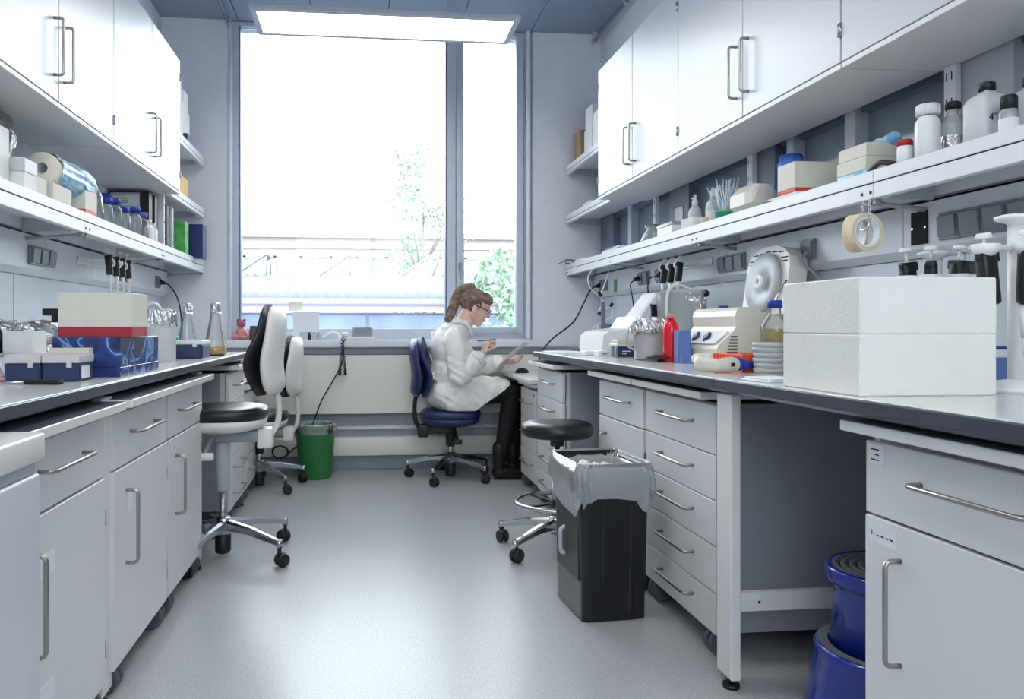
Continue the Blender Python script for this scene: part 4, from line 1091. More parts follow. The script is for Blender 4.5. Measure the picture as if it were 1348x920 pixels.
bottle('big glass bottle with blue cap and yellow liquid beside the foam box', 1.475, 2.60, ZB, .049, .245, fill=('yellow_liquid', .58), caph=.028, neck=.40, cat='bottle')
bottle('blue-capped bottle standing behind the centrifuge, nearer the window', 1.62, 3.29, ZB, .043, .245, caph=.026, neck=.42)
bottle('blue-capped bottle standing behind the centrifuge, nearer the camera', 1.70, 3.33, ZB, .038, .235, caph=.024, neck=.42)
bottle('red plastic bottle with pink cap behind the blue rack on the right bench', 1.29, 3.09, ZB, .033, .205, body='red_liquid', cap='pink_plastic', caph=.020, neck=.35, sh=.70)
t = thing('blue_stand', 'periwinkle blue plastic stand between red bottle and centrifuge', 'stand', (1.305, 3.005, ZB), 0)
part('back_panel', MB().box(-.026, .026, -.02, .03, 0, .135, .002), 'navy_plastic', t); part('sloped_front', MB().prism([(-.02, 0), (-.05, 0), (-.02, .08)], 'x', -.022, .022), 'navy_plastic', t)
M['navy_plastic_light'] = mat('periwinkle', (96, 122, 186), .35)
for c_ in t.children: c_.data.materials[0] = M['periwinkle']
# jug with foil
t = thing('foil_covered_jug', 'clear plastic jug with crumpled foil lid and white liner', 'jug', (1.283, 3.30, ZB), 0)
part('jug_body', MB().shell([(.0, .002), (.070, .002), (.073, .01), (.078, .175)], 40), 'clear_plastic', t)
part('liner', MB().lathe([(0, .006), (.052, .006), (.056, .02), (.060, .165), (0, .165)], 32), 'milky_plastic', t)
part('handle', MB().tube(bez([(-.075, .0, .15), (-.105, .0, .14), (-.108, .0, .07), (-.074, .0, .045)], 5), .006, 8), 'clear_plastic', t)
random.seed(11)
fo = MB().shell([(.0, .196), (.045, .194), (.078, .190), (.088, .175), (.088, .155), (.090, .138), (.084, .122)], 64, jit=.06, smooth=False)
fo.v = [(x, y, z+(.018*noise.noise(Vector((x*30, y*30, 1))) if z < .13 else 0)) for x, y, z in fo.v]
part('foil_lid', fo, 'foil', t)
t = thing('tube_opener', 'flat black and red round tool lying before the foil-covered jug', 'tool', (1.262, 3.13, ZB), 0)
part('disc', MB().lathe([(0, .012), (.05, .012), (.074, .016), (.070, .022), (.03, .026), (0, .026)], 36), 'black_plastic', t)
part('red_centre', MB().lathe([(0, .026), (.034, .026), (.030, .030), (0, .030)], 24), 'red_card', t); part('foot', MB().cyl((0, -.01, 0), (0, -.01, .013), .02, seg=16), 'black_plastic', t)
# clear bucket with tube
t = thing('clear_bucket', 'clear plastic tub with white bent tube and black knob by the wall', 'tub', (1.60, 3.70, ZB), 0)
part('bucket_body', MB().shell([(0, .003), (.095, .003), (.10, .01), (.125, .315), (.130, .318), (.130, .326)], 40), 'clear_plastic', t)
part('bent_tube', MB().tube(bez([(-.115, -.09, .02), (-.115, -.09, .25), (-.10, -.09, .335), (-.05, -.09, .355), (.04, -.09, .32), (.07, -.09, .31)], 7), .007, 8), 'white_plastic', t)
part('black_knob', MB().ell((.085, -.09, .315), (.018, .018, .018)).cyl((.085, -.09, .315), (-.01, -.09, .308), .004, seg=8), 'black_plastic', t)
part('bag', MB().shell([(.085, .02), (.09, .12), (.08, .22), (.095, .30), (.12, .33)], 40, jit=.05), 'clear_film', t)
t = thing('storage_box', 'navy storage box with cream lid and lettering before the printer', 'box', (1.262, 3.58, ZB), 0)
part('box_body', MB().box(-.052, .052, -.05, .05, .004, .055, .003), 'navy_plastic', t)
part('lid', MB().box(-.060, .060, -.056, .056, .055, .068, .003).box(-.052, .056, -.05, .05, .068, .086, .003), 'cream_plastic', t)
part('cradle', MB().box(-.062, .062, -.058, .058, 0, .004).tube([(-.06, -.056, .0), (-.068, -.056, .03), (-.062, -.056, .058)], .004, 6).tube([(.06, -.056, .0), (.066, -.056, .03), (.062, -.056, .058)], .004, 6), 'clear_plastic', t)
for k in range(2): part('print_line', MB().box(-.03, .01-.02*k, -.0512, -.0502, .030-.012*k, .034-.012*k), 'sticker', t)
# printer-like device with sheet
t = thing('desktop_printer', 'white desktop printer with an upright sheet at the far right bench', 'printer', (1.25, 3.84, ZB), 0)
part('printer_body', MB().prism([(0, 0), (-.01, .03), (0, .105), (.03, .125), (.22, .150), (.40, .150), (.42, .13), (.42, 0)], 'y', .03, .45), 'white_plastic', t)
part('front_slot', MB().box(.06, .17, .026, .031, .028, .038), 'black_plastic', t)
part('tray', MB().prism([(.16, .12), (.21, .20), (.20, .205), (.15, .13)], 'y', .02, .40), 'white_plastic', t)
part('sheet_support', MB().box(.29, .40, .10, .12, .14, .27, .003), 'black_plastic', t)
part('sheet', MB().grid(lambda u, v: (.17+.15*v, .07+.24*u, .145+.19*v), 3, 8, thick=.001), 'paper', t)
solo('small_pad', MB().box(-.035, .035, -.05, .05, 0, .022, .003), 'white_plastic', 'small white flat box at the bench edge before the printer', 'box', loc=(1.19, 3.93, ZB))
t = thing('small_device', 'small white gadget with a dark slot beside the white pad', 'gadget', (1.205, 3.77, ZB), 0)
part('body', MB().box(-.03, .03, -.035, .035, 0, .028, .005), 'white_plastic', t); part('slot', MB().box(-.01, .02, -.0358, -.035, .010, .014), 'dark_slot', t)
solo('loose_sheet', MB().box(-.09, .09, -.14, .14, 0, .006, .001), 'paper', 'thin white stack of sheets at the far end of the right bench', 'paper', loc=(1.16, 4.33, ZB), rot=(0, 0, .1))
t = thing('green_flask', 'small cone flask with green liquid at the far end of the bench', 'flask', (1.33, 4.40, ZB), 0)
part('flask_glass', MB().shell([(0, .001), (.036, .001), (.038, .006), (.012, .065), (.012, .08)], 24), 'clear_glass', t)
part('contents', MB().lathe([(0, .003), (.035, .003), (.036, .007), (.016, .053), (0, .053)], 24), 'green_liquid', t)
for s_ in (-1, 1): part('wire_leg', MB().tube([(s_*.058, 0, .001), (s_*.032, 0, .05), (s_*.040, 0, .085)], .003, 6), 'black_plastic', t)
solo('privacy_screen', MB().prism([(0, 0), (.24, 0), (.30, .04), (.12, .15), (.025, .17), (.025, .30), (0, .30)], 'y', 0, .012), 'column_grey', 'dark blue-grey upright panel at the far end behind the printer', 'panel', loc=(1.44, 4.50, ZB))
# pipettes
def pipette(label, x, y, z, group, lean=0, tilt_=.12, m='black_plastic', tip=True, s_=1.0):
    """hangs from z downwards: plunger, handle, shaft, tip"""
    t = thing('pipette', label, 'pipette', (x, y, z), lean, group)
    T = Matrix.Rotation(tilt_, 4, 'Y') @ Matrix.Scale(s_, 4)
    part('handle', MB().box(-.016, .016, -.012, .012, -.095, .0, .006, T).box(-.022, .016, -.010, .010, -.018, .004, .004, T), m, t)
    part('plunger', MB().cyl(T @ Vector((0, 0, .0)), T @ Vector((0, 0, .028)), .004, seg=8).cyl(T @ Vector((0, 0, .028)), T @ Vector((0, 0, .038)), .014*s_, .012*s_, seg=16, bev=.002), 'white_plastic', t)
    part('shaft', MB().cyl(T @ Vector((0, 0, -.095)), T @ Vector((.004, 0, -.155)), .010*s_, .006*s_, seg=12).cyl(T @ Vector((.004, 0, -.155)), T @ Vector((.006, 0, -.19)), .005*s_, .002, seg=10), 'white_plastic', t)
    return t
def carousel(x, y, h, label, spots, rc=.085, low=True):
    t = thing('pipette_stand', label, 'pipette stand', (x, y, ZB), 0)
    part('stand_base', MB().lathe([(0, 0), (.10, 0), (.10, .012), (.03, .025), (0, .03)], 32), 'white_plastic', t)
    part('stand_pole', MB().cyl((0, 0, .02), (0, 0, h-.02), .018, seg=20), 'white_plastic', t)
    part('top_knob', MB().lathe([(.012, h-.045), (.020, h-.02), (.042, h-.012), (.044, h-.004), (.03, h), (0, h)], 28), 'white_plastic', t)
    for i, a in enumerate(spots):
        cx, cy = cos(a), sin(a)
        mb = MB().box(.01, rc-.012, -.008, .008, h-.085, h-.072, .002, Matrix.Rotation(a, 4, 'Z'))
        mb.lathe([(.012, h-.10), (.026, h-.088), (.030, h-.072), (.027, h-.070)], 18, c=(rc*cx, rc*cy, 0))
        part('holder_arm', mb, 'white_plastic', t)
    return t
carousel(1.60, 1.985, .362, 'white pipette carousel standing behind the foam box', [radians(d) for d in (180, 225, 270, 315, 0)])
for d, w_ in ((180, 'leftmost'), (225, 'second from the left'), (270, 'in front of the pole'), (315, 'second from the right'), (0, 'rightmost')):
    a = radians(d); pipette('black pipette on the carousel behind the foam box, '+w_, 1.60+.085*cos(a), 1.985+.085*sin(a), ZB+.325, 'pipettes on the rear carousel', a, s_=1.2)
carousel(1.51, 1.62, .41, 'white pipette carousel at the right edge of the frame', [radians(d) for d in (185, 240, 330)], rc=.085)
for d, w_ in ((185, 'farther left one'), (240, 'nearer left one'), (330, 'one beyond the pole')):
    a = radians(d); pipette('black pipette on the carousel at the right frame edge, '+w_, 1.51+.085*cos(a), 1.62+.085*sin(a), ZB+.318, 'pipettes on the right-edge carousel', a, s_=1.25)
t = thing('tip_rack_box', 'blue tip box with white lid right of the foam box', 'box', (1.60, 1.80, ZB), 0)
part('box_body', MB().box(-.065, .065, -.05, .05, 0, .072, .003), 'periwinkle', t); part('lid', MB().box(-.068, .068, -.053, .053, .072, .092, .003), 'white_plastic', t)
part('tip_tray', MB().box(-.055, .055, -.04, .04, .092, .100, .002), 'blue_cap', t)

# --- hanging from the right shelf
t = thing('tape_hanger', 'pair of short chains hanging from the right shelf, holding the tape rolls', 'chain', (1.512, 2.15, 1.43), 0)
def chain(y):
    mb = MB()
    for k in range(5):
        c0 = Vector((0, y, -.004-.0125*k)); r_ = [(cos(a)*.0032*(k % 2), cos(a)*.0032*((k+1) % 2), sin(a)*.0085) for a in [2*pi*j/10 for j in range(10)]]
        mb.tube([c0+Vector(p) for p in r_], .0012, 6, closed=True)
    return mb
for y in (-.012, .018): part('chain', chain(y), 'chrome', t)
part('hanger_rod', MB().tube(bez([(0, .018, -.062), (-.005, .02, -.085), (-.006, -.01, -.085), (0, -.012, -.062)], 4), .003, 8), 'chrome', t)
for (dx, dy, rz, lab) in ((-.004, .028, .50, 'cream tape roll hanging from the shelf, left of the pair'), (.002, -.010, .15, 'cream tape roll hanging from the shelf, right of the pair')):
    tt = thing('tape_roll', lab, 'tape', (1.504+dx, 2.16+dy, 1.335), rz, 'tape rolls hanging from the right shelf')
    TT = Matrix.Rotation(R90, 4, 'X') @ Matrix.Translation((0, 0, -.011))
    part('tape', MB().shell([(.046, 0), (.058, 0), (.058, .022), (.046, .022), (.046, 0)], 40, T=TT, smooth=False), 'tape_cream', tt)
    part('core', MB().shell([(.0455, 0), (.042, 0), (.042, .022), (.0455, .022)], 40, T=TT, smooth=False), 'paper', tt)

# --- sockets, switches and plugs in the channels
def sockets(side, ys, z=1.352, label='', name='wall_socket', plug=()):
    s_ = 1 if side == 'R' else -1; x = (XR-.057+.0) if side == 'R' else XL+.057
    t = thing(name, label, 'socket', (x, ys[0], z), 0)
    for i, y in enumerate(ys):
        p_ = part('socket_plate', MB().box(-.012*s_, 0, y-ys[0]-.041, y-ys[0]+.041, -.041, .041, .003), 'socket_grey', t)
        part('socket_lid', MB().prism([(-s_*.012, -.034), (-s_*.019, -.030), (-s_*.024, .028), (-s_*.012, .034)], 'y', y-ys[0]-.033, y-ys[0]+.033), 'socket_grey', p_)
        if i in plug: part('plug', MB().cyl((-s_*.02, y-ys[0], 0), (-s_*.058, y-ys[0], -.008), .018, .011, seg=14, bev=.003), 'black_plastic', p_)
    return t
sockets('R', [2.095, 2.01, 1.925, 1.84], label='row of four grey wall sockets at the right frame edge')
sockets('R', [2.815], label='single grey socket behind the hanging tape rolls')
sockets('R', [3.53, 3.445, 3.36], label='row of three grey sockets left of the centrifuge lid')
sockets('R', [4.335, 4.25], label='pair of grey sockets with a black plug right of the first black cord', plug=(1,))
sockets('R', [4.62, 4.535], label='pair of grey sockets whose black plug feeds the straight cord', plug=(0,))
sockets('R', [5.42, 5.335], label='sockets nearest the window on the right wall with a black plug', plug=(0,))
sockets('L', [3.37, 3.455, 3.54], label='row of three grey sockets on the left wall above the cartons')
sockets('L', [4.53, 4.615], label='pair of grey sockets on the left wall beyond the hanging pipettes')
sockets('L', [5.31], label='single socket on the left wall nearest the window with a plug', plug=(0,))
t = thing('open_socket_box', 'open black socket cut-out in the right wall channel', 'socket', (XR-.0585, 2.225, 1.36), 0)
part('cutout', MB().box(-.003, 0, -.036, .036, -.052, .052, .002), 'dark_slot', t)
for s_ in (-1, 1): part('screw', MB().cyl((-.005, s_*.028, 0), (-.002, s_*.028, 0), .004, seg=8), 'chrome', t)
solo('sticky_note', MB().box(0, .002, -.03, .03, -.045, .045), 'green_pack', 'small yellow-green note on the right wall channel near the window', 'note', loc=(XR-.0605, 5.13, 1.335))
def cord(label, pts, r=.004, m='black_plastic', cat='cable', name='power_cable'):
    return solo(name, MB().tube(bez(pts, 8), r, 8), m, label, cat)
XC = XR-.115
cord('long dark cable sagging from the wall plug to the far bench end', [(XC, 5.42, 1.345), (XC-.04, 5.42, 1.31), (1.60, 5.42, 1.22), (1.52, 5.42, 1.08), (1.36, 5.40, .96), (1.27, 5.40, .84), (1.27, 5.40, .73)], .006)
cord('straight black cord dropping from a plug behind the printer sheet', [(XC+.0, 4.62, 1.34), (XC-.02, 4.62, 1.31), (XC-.005, 4.62, 1.22), (XC+.02, 4.62, 1.02), (XC+.02, 4.60, .91)])
cord('black cord with a kink hanging from the plug beside the clear tub', [(XC, 4.25, 1.34), (XC-.03, 4.27, 1.33), (XC-.03, 4.30, 1.27), (XC-.01, 4.30, 1.17), (XC-.01, 4.28, 1.12), (XC, 4.22, 1.13), (XC+.01, 4.15, 1.07), (XC+.02, 4.12, .91)])
cord('grey cord running down behind the hanging tape rolls', [(XR-.085, 2.80, 1.34), (XR-.10, 2.79, 1.30), (XR-.06, 2.72, 1.20), (XR-.05, 2.66, 1.02), (XR-.05, 2.65, .905)], .006, 'grey_plastic')
cord('thick black cable arching over the left bench at the frame edge', [(-1.385, 2.45, 1.30), (-1.33, 2.55, 1.25), (-1.24, 2.62, 1.14), (-1.19, 2.64, 1.02), (-1.17, 2.64, .905)], .008)
cord('black cord hanging from the socket on the left wall nearest the window', [(XL+.11, 5.31, 1.345), (XL+.14, 5.30, 1.33), (XL+.20, 5.25, 1.26), (XL+.24, 5.20, 1.15), (XL+.25, 5.20, .98), (XL+.25, 5.2, .73)], .005)
# tubing on the wall
t = thing('tubing_loop', 'coiled white tubing with black clamps hanging below the far right shelf', 'tubing', (1.50, 4.88, 1.43), 0)
tb = MB()
tb.tube(bez([(.0, 0, 0), (-.03, 0, -.06), (-.01, 0, -.13), (.05, 0, -.16), (.09, 0, -.08), (.11, 0, -.01)], 7), .0045, 8)
tb.tube(bez([(.05, 0, -.15), (.07, 0, -.22), (.04, 0, -.29), (.12, 0, -.25), (.13, 0, -.31), (.05, 0, -.36), (0, 0, -.40), (.02, 0, -.46), (.09, 0, -.46), (.11, 0, -.40), (.06, 0, -.355), (.03, 0, -.42), (.05, 0, -.52)], 7), .0045, 8)
part('tube', tb, 'white_plastic', t)
for p, q_ in (((.04, -.004, -.15), (.06, -.004, -.18)), ((.035, -.004, -.285), (.06, -.004, -.30)), ((.12, -.004, -.25), (.135, -.004, -.225)), ((.10, -.004, -.39), (.115, -.004, -.42))):
    part('clamp', MB().cyl(p, q_, .011, seg=10), 'black_plastic', t)
# hanging pipettes on wall rails
def hung(side, ys, lab, n_):
    s_ = 1 if side == 'R' else -1; x = XR-.06 if side == 'R' else XL+.06
    t = thing('pipette_rail', 'white wall rail with hooks for '+lab[0], 'pipette holder', (x, ys[0], 1.36), 0)
    L = ys[-1]-ys[0]
    e = .28*(-1 if side == 'R' else 0)
    part('rail_arm', MB().box(-s_*.012, 0, min(e, -.03), max(L, 0)+.04 if side == 'L' else .06, .0, .035, .003).box(-s_*.16, -s_*.012, L/2-.008, L/2+.008, .005, .028, .003), 'white_plastic', t)
    for i, y in enumerate(ys):
        part('hook', MB().tube(bez([(-s_*.12, y-ys[0], .045), (-s_*.15, y-ys[0], .03), (-s_*.165, y-ys[0], .0), (-s_*.14, y-ys[0], -.02)], 5), .006, 8).box(-s_*.15, -s_*.03, y-ys[0]-.004, y-ys[0]+.004, .008, .024, .001), 'white_plastic', t)
        pipette('black pipette on '+lab[1]+', '+n_[i], x-s_*.135, y, 1.375 if side == 'R' else 1.40, 'pipettes hanging on '+lab[1], 0 if s_ > 0 else pi, tilt_=.10)
hung('R', [3.93, 3.83, 3.73], ('the three black pipettes on the right', 'the right wall rail'), ('the one nearest the window', 'the middle one', 'the one nearest the camera'))
hung('L', [3.90, 4.00, 4.10, 4.20], ('the four black pipettes on the left', 'the left wall rail'), ('nearest the camera', 'second from the camera', 'third from the camera', 'nearest the window'))

# --- on the right shelf
t = thing('eyeglasses', 'black-framed glasses at the window end of the right shelf', 'glasses', (1.56, 5.54, ZS), .3)
part('frame', MB().tube([(-.07, 0, .006), (-.07, 0, .034), (-.01, 0, .034), (-.01, 0, .006)], .004, 6, closed=True).tube([(.07, 0, .006), (.07, 0, .034), (.01, 0, .034), (.01, 0, .006)], .004, 6, closed=True).tube([(-.01, 0, .028), (.01, 0, .028)], .003, 6).tube([(.07, 0, .03), (.068, .10, .012)], .003, 6).tube([(-.07, 0, .03), (-.068, .10, .012)], .003, 6), 'black_plastic', t)
solo('papers', MB().box(-.09, .09, -.12, .12, 0, .018, .002).box(-.08, .085, -.11, .12, .018, .026, .002, Matrix.Rotation(.1, 4, 'Z')), 'paper', 'flat papers at the window end of the long right shelf', 'paper', loc=(1.63, 5.32, ZS))
t = thing('paper_stack', 'stack of papers with a blue sleeve on the right shelf near the window', 'paper', (1.63, 4.62, ZS), .1)
part('sheets', MB().box(-.09, .09, -.15, .15, 0, .022, .002).box(-.085, .085, -.14, .12, .022, .032, .002, Matrix.Rotation(-.12, 4, 'Z')), 'paper', t)
part('blue_sleeve', MB().box(-.092, .088, -.12, .10, .032, .036, .001, Matrix.Rotation(.08, 4, 'Z')), 'periwinkle', t)
random.seed(21)
solo('clear_bag', MB().lathe([(0, 0), (.05, 0), (.062, .02), (.055, .06), (.03, .095), (.04, .12), (0, .11)], 22, jit=.14), 'clear_film', 'crumpled clear bag on the right shelf beside the white upright', 'bag', loc=(1.65, 4.22, ZS))
t = carton('white lidded box on the right shelf left of the spray bottles', 1.56, 1.73, 3.72, 3.92, ZS, .075, 'white_plastic', lid=('clear_plastic', .02))
def spray(label, y, x=1.62):
    t = thing('spray_bottle', label, 'spray bottle', (x, y, ZS), -.4)
    part('bottle_body', MB().lathe([(0, 0), (.030, 0), (.032, .005), (.032, .095), (.026, .115), (.014, .130), (.012, .14)], 24), 'milky_plastic', t)
    part('nozzle', MB().lathe([(.015, .132), (.015, .152), (.010, .160), (.006, .185), (0, .186)], 18).cyl((0, 0, .166), (-.018, 0, .168), .004, seg=8), 'white_plastic', t)
    part('label', MB().shell([(.0325, .03), (.0325, .075)], 24), 'sticker', t)
    return t
spray('white spray bottle on the right shelf, the left of the two', 3.585); spray('white spray bottle on the right shelf, the right of the two', 3.395)
solo('tissue_pack', MB().box(-.03, .03, -.045, .045, 0, .055, .006), 'white_card', 'small white packet standing between the two spray bottles', 'packet', loc=(1.565, 3.50, ZS), rot=(.0, 0, .3))
solo('peach_jar', MB().lathe([(0, 0), (.018, 0), (.019, .003), (.019, .034), (.017, .038), (0, .038)], 20), 'tape_cream', 'tiny peach jar right of the spray bottles', 'jar', loc=(1.555, 3.345, ZS))
t = thing('pipette_tub', 'green tub with bundles of thin blue-white pipettes on the right shelf', 'tub', (1.60, 3.22, ZS), 0)
part('tub', MB().shell([(0, .002), (.045, .002), (.048, .04), (.050, .042)], 24), 'green_liquid', t)
random.seed(8)
for k in range(26):
    a = random.uniform(0, 2*pi); r_ = random.uniform(.005, .036); lx = random.uniform(-.05, .06); 
    part('thin_pipette', MB().cyl((r_*cos(a), r_*sin(a), .005), (r_*cos(a)+lx, r_*sin(a)+random.uniform(-.02, .02), random.uniform(.15, .20)), .0022, seg=6), 'blue_film' if k % 2 else 'white_plastic', t)
t = thing('round_container', 'cream round container lying on its side on the right shelf', 'container', (1.62, 3.02, ZS+.0645), .0)
TT = Matrix.Rotation(radians(90), 4, 'X')
part('container_body', MB().lathe([(0, -.09), (.064, -.09), (.067, -.08), (.067, .04), (.058, .085), (.054, .09), (.050, .088), (0, .082)], 8, T=TT @ Matrix.Rotation(radians(22.5), 4, 'Z'), smooth=False), 'cream_plastic', t)
part('lid', MB().lathe([(.050, .086), (.050, .094), (.042, .096), (0, .092)], 32, T=TT), 'cream_plastic', t)
random.seed(4)
solo('blue_bag', MB().lathe([(0, 0), (.045, 0), (.05, .03), (.047, .12), (.052, .18), (.04, .215), (0, .205)], 26, jit=.07), 'blue_bag', 'crumpled bright blue bag behind the red-banded box on the shelf', 'bag', loc=(1.685, 2.855, ZS))
solo('black_pouch', MB().box(-.05, .05, -.05, .05, 0, .018, .006), 'black_plastic', 'flat black pouch between the cream container and the red-banded box', 'pouch', loc=(1.59, 2.80, ZS))
solo('flat_box', MB().box(-.10, .10, -.07, .13, 0, .026, .002), 'white_card', 'flat white box under the red-banded box on the shelf', 'box', loc=(1.65, 2.66, ZS))
carton('white cardboard box with a coral-red bottom band on the right shelf', 1.55, 1.752, 2.60, 2.715, ZS+.0265, .108, 'cream_card', band=('coral_card', .014))
carton('pale blue flat box at the bottom of the cream box stack', 1.56, 1.735, 2.22, 2.37, ZS, .028, 'blue_film', flap=False)
carton('cream carton in the middle of the stack beside the red-capped jar', 1.56, 1.735, 2.225, 2.37, ZS+.0285, .042, 'cream_card')
carton('cream carton on top of the stack with a blue glove on it', 1.562, 1.733, 2.225, 2.365, ZS+.0725, .040, 'cream_card')
random.seed(9)
gv = MB()
for k in range(5): gv.cap((-.02+.01*k, -.02, .008), (-.045+.024*k, .045-.004*abs(k-2), .008), .008, .006, 8)
gv.ell((0, -.02, .012), (.036, .03, .012)).cap((0, -.04, .010), (.0, -.065, .012), .020, .022)
solo('blue_glove', gv, 'blue_film', 'light blue glove lying on the cream carton stack', 'glove', loc=(1.655, 2.29, ZS+.116))
solo('black_strap', MB().tube(bez([(-.03, -.05, .012), (-.036, 0, .026), (-.03, .05, .012), (0, .06, .01), (.01, 0, .01)], 5), .008, 8), 'black_plastic', 'small black strap at the shelf edge before the cream cartons', 'strap', loc=(1.57, 2.12, ZS))
bottle('small white jar with a red cap on the right shelf', 1.563, 2.055, ZS, .021, .078, body='white_plastic', cap='red_card', neck=.82, caph=.018, sh=.68, capr=.019)
bottle('tall white plastic jar with wide white cap on the right shelf', 1.578, 1.985, ZS, .032, .160, body='white_plastic', cap='white_plastic', neck=.75, caph=.030, sh=.66, name='plastic_jar', cat='jar')
bottle('clear bottle with black cap and silver foil label on the shelf', 1.655, 1.985, ZS, .036, .170, body='clear_plastic', cap='black_plastic', neck=.42, caph=.022, sh=.60, lab='foil')
def jerrycan(label, x, y, s_=1.0, txt=None):
    t = thing('jerrycan', label, 'jerrycan', (x, y, ZS), 0)
    part('can_body', loft(MB(), [(0, 0, 0, .040*s_, .036*s_, 0), (0, 0, .004, .043*s_, .039*s_, 0), (0, 0, .105*s_, .043*s_, .039*s_, 0), (0, 0, .122*s_, .034*s_, .030*s_, 0), (0, 0, .130*s_, .017*s_, .017*s_, 0), (0, 0, .136*s_, .016*s_, .016*s_, 0)], 32, 5), 'milky_plastic', t)
    part('cap', MB().lathe([(.019*s_, .134*s_), (.019*s_, .155*s_), (.017*s_, .158*s_), (0, .158*s_)], 24), 'black_plastic', t)
    if txt: text_part('lettering', txt, .026, 'ink', t, (-.030, -.0402*s_, .052), (R90, 0, 0))
    return t
jerrycan('milky jerrycan with black cap and handwritten 4°C on the right shelf', 1.582, 1.785, 1.0, '4°C')
jerrycan('milky jerrycan with black cap standing behind the one marked 4°C', 1.685, 1.885, 1.02)
jerrycan('milky jerrycan at the very right edge of the frame', 1.690, 1.765, 1.08)
bottle('small clear bottle with tall black cap before the right-edge jerrycan', 1.560, 1.695, ZS, .021, .098, body='clear_plastic', cap='black_plastic', neck=.7, caph=.036, sh=.56, capr=.017, lab='sticker')
solo('wall_note', MB().box(-.003, 0, -.05, .05, -.065, .065, 0), 'paper', 'small pale paper note stuck on the glazing behind the spray bottles', 'note', loc=(XR-.022, 4.14, 1.66))
# upper open shelf, right
ZU = 2.2535; ZM = 1.8835
carton('lower brown carton at the window end of the upper right shelf', 1.56, 1.68, 5.36, 5.54, ZU, .115, 'brown_card')
carton('brown carton stacked on another at the window end of the upper shelf', 1.56, 1.68, 5.37, 5.55, ZU+.1165, .105, 'brown_card')
carton('white box standing beside the brown cartons on the upper right shelf', 1.57, 1.69, 5.12, 5.30, ZU, .19, 'white_card')
carton('white box leaning on top beside the brown cartons, blue edge', 1.575, 1.68, 5.13, 5.29, ZU+.1915, .15, 'white_card', band=None)
carton('tall white carton on the upper right shelf next to the wall cabinet', 1.56, 1.74, 4.84, 5.06, ZU, .25, 'white_card')
solo('folded_cloth', MB().box(-.07, .07, -.12, .12, 0, .03, .01).box(-.06, .06, -.10, .10, .03, .052, .01), 'paper', 'white folded cloth on the middle open shelf at the right', 'cloth', loc=(1.63, 5.25, ZM))

# --- on the left shelf
random.seed(31)
solo('plastic_bag', MB().lathe([(0, 0), (.06, 0), (.075, .05), (.07, .14), (.085, .22), (.07, .29), (.03, .315), (0, .31)], 24, jit=.09), 'clear_film', 'crumpled clear bag under the left wall cabinet at the frame edge', 'bag', loc=(-1.33, 2.86, ZS))
carton('tall white printed carton at the left frame edge on the shelf', -1.30, -1.19, 2.56, 2.70, ZS, .20, 'white_card', band=None)
carton('clear-fronted white box at the left end of the visible shelf', -1.26, -1.15, 2.72, 2.82, ZS, .115, 'white_card', lid=('milky_plastic', .05))
carton('small white open box beside the clear-fronted one', -1.25, -1.16, 2.83, 2.93, ZS, .075, 'cream_card')
carton('cream carton under the paper towel rolls, the left one', -1.30, -1.16, 2.99, 3.17, ZS, .078, 'cream_card')
carton('cream carton with coral-red bottom band under the towel rolls', -1.27, -1.16, 3.32, 3.46, ZS, .115, 'cream_card', band=('coral_card', .030))
carton('cream carton at the wall under the rolls', -1.42, -1.31, 2.99, 3.46, ZS, .078, 'cream_card')
def roll(label, x, y0, L, z, r=.062):
    t = thing('paper_towel_roll', label, 'paper roll', (x, y0, z), 0)
    TT = Matrix.Rotation(-R90, 4, 'X')
    part('paper', MB().shell([(.022, 0), (r-.003, 0), (r, .003), (r, L-.003), (r-.003, L), (.022, L)], 36, T=TT), 'paper_towel', t)
    part('core', MB().shell([(.022, 0), (.020, 0), (.020, L), (.022, L)], 24, T=TT), 'steel_grey', t)
    return t
t1 = roll('cream paper towel roll in blue film on the left shelf', -1.222, 3.04, .25, ZS+.078+.064)
t2 = roll('paper towel roll behind the other, half hidden by the clear bag', -1.365, 3.02, .25, ZS+.078+.064)
random.seed(12)
TT = Matrix.Translation((0, .0, 0)) @ Matrix.Rotation(-R90, 4, 'X')
solo('blue_film_wrap', MB().shell([(.067, .03), (.068, .12), (.070, .25), (.072, .29), (.070, .38), (.060, .43), (.03, .44)], 30, T=TT, jit=.07, smooth=False), 'blue_film', 'glossy blue and white film bag round the towel rolls', 'film', loc=(-1.222, 3.04, ZS+.078+.066))
random.seed(14)
solo('clear_pouch', MB().lathe([(0, 0), (.025, 0), (.03, .05), (.024, .11), (.01, .15), (0, .15)], 16, jit=.1, sx=.7), 'clear_film', 'thin clear pouch right of the red-banded carton on the left shelf', 'pouch', loc=(-1.175, 3.52, ZS))
bl = [(-1.178, 3.63, .128, .030, 'blue_cap', 'blue-capped glass bottle at the near end of the front row'), (-1.182, 3.76, .145, .035, 'blue_cap', 'largest blue-capped glass bottle in the front row on the left shelf'),
      (-1.30, 3.98, .205, .042, 'blue_cap', 'tallest blue-capped bottle in the back row by the white binder'), (-1.36, 3.84, .160, .034, 'blue_cap', 'blue-capped bottle half hidden in the back row at the wall'),
      (-1.19, 3.93, .130, .032, 'blue_cap', 'blue-capped bottle in the middle of the front row, left shelf'), (-1.275, 4.13, .165, .036, 'blue_cap', 'blue-capped bottle in the back row nearest the binder'),
      (-1.185, 4.10, .155, .033, 'blue_cap', 'blue-capped bottle left of the violet-capped one'), (-1.185, 4.235, .150, .031, 'violet_cap', 'glass bottle with a violet cap on the left shelf')]
for x, y, h, r, cp, lab in bl: bottle(lab, x, y, ZS, r, h, cap=cp, group='reagent bottles on the left shelf', neck=.62, caph=.026, capr=max(.027, r*.84))
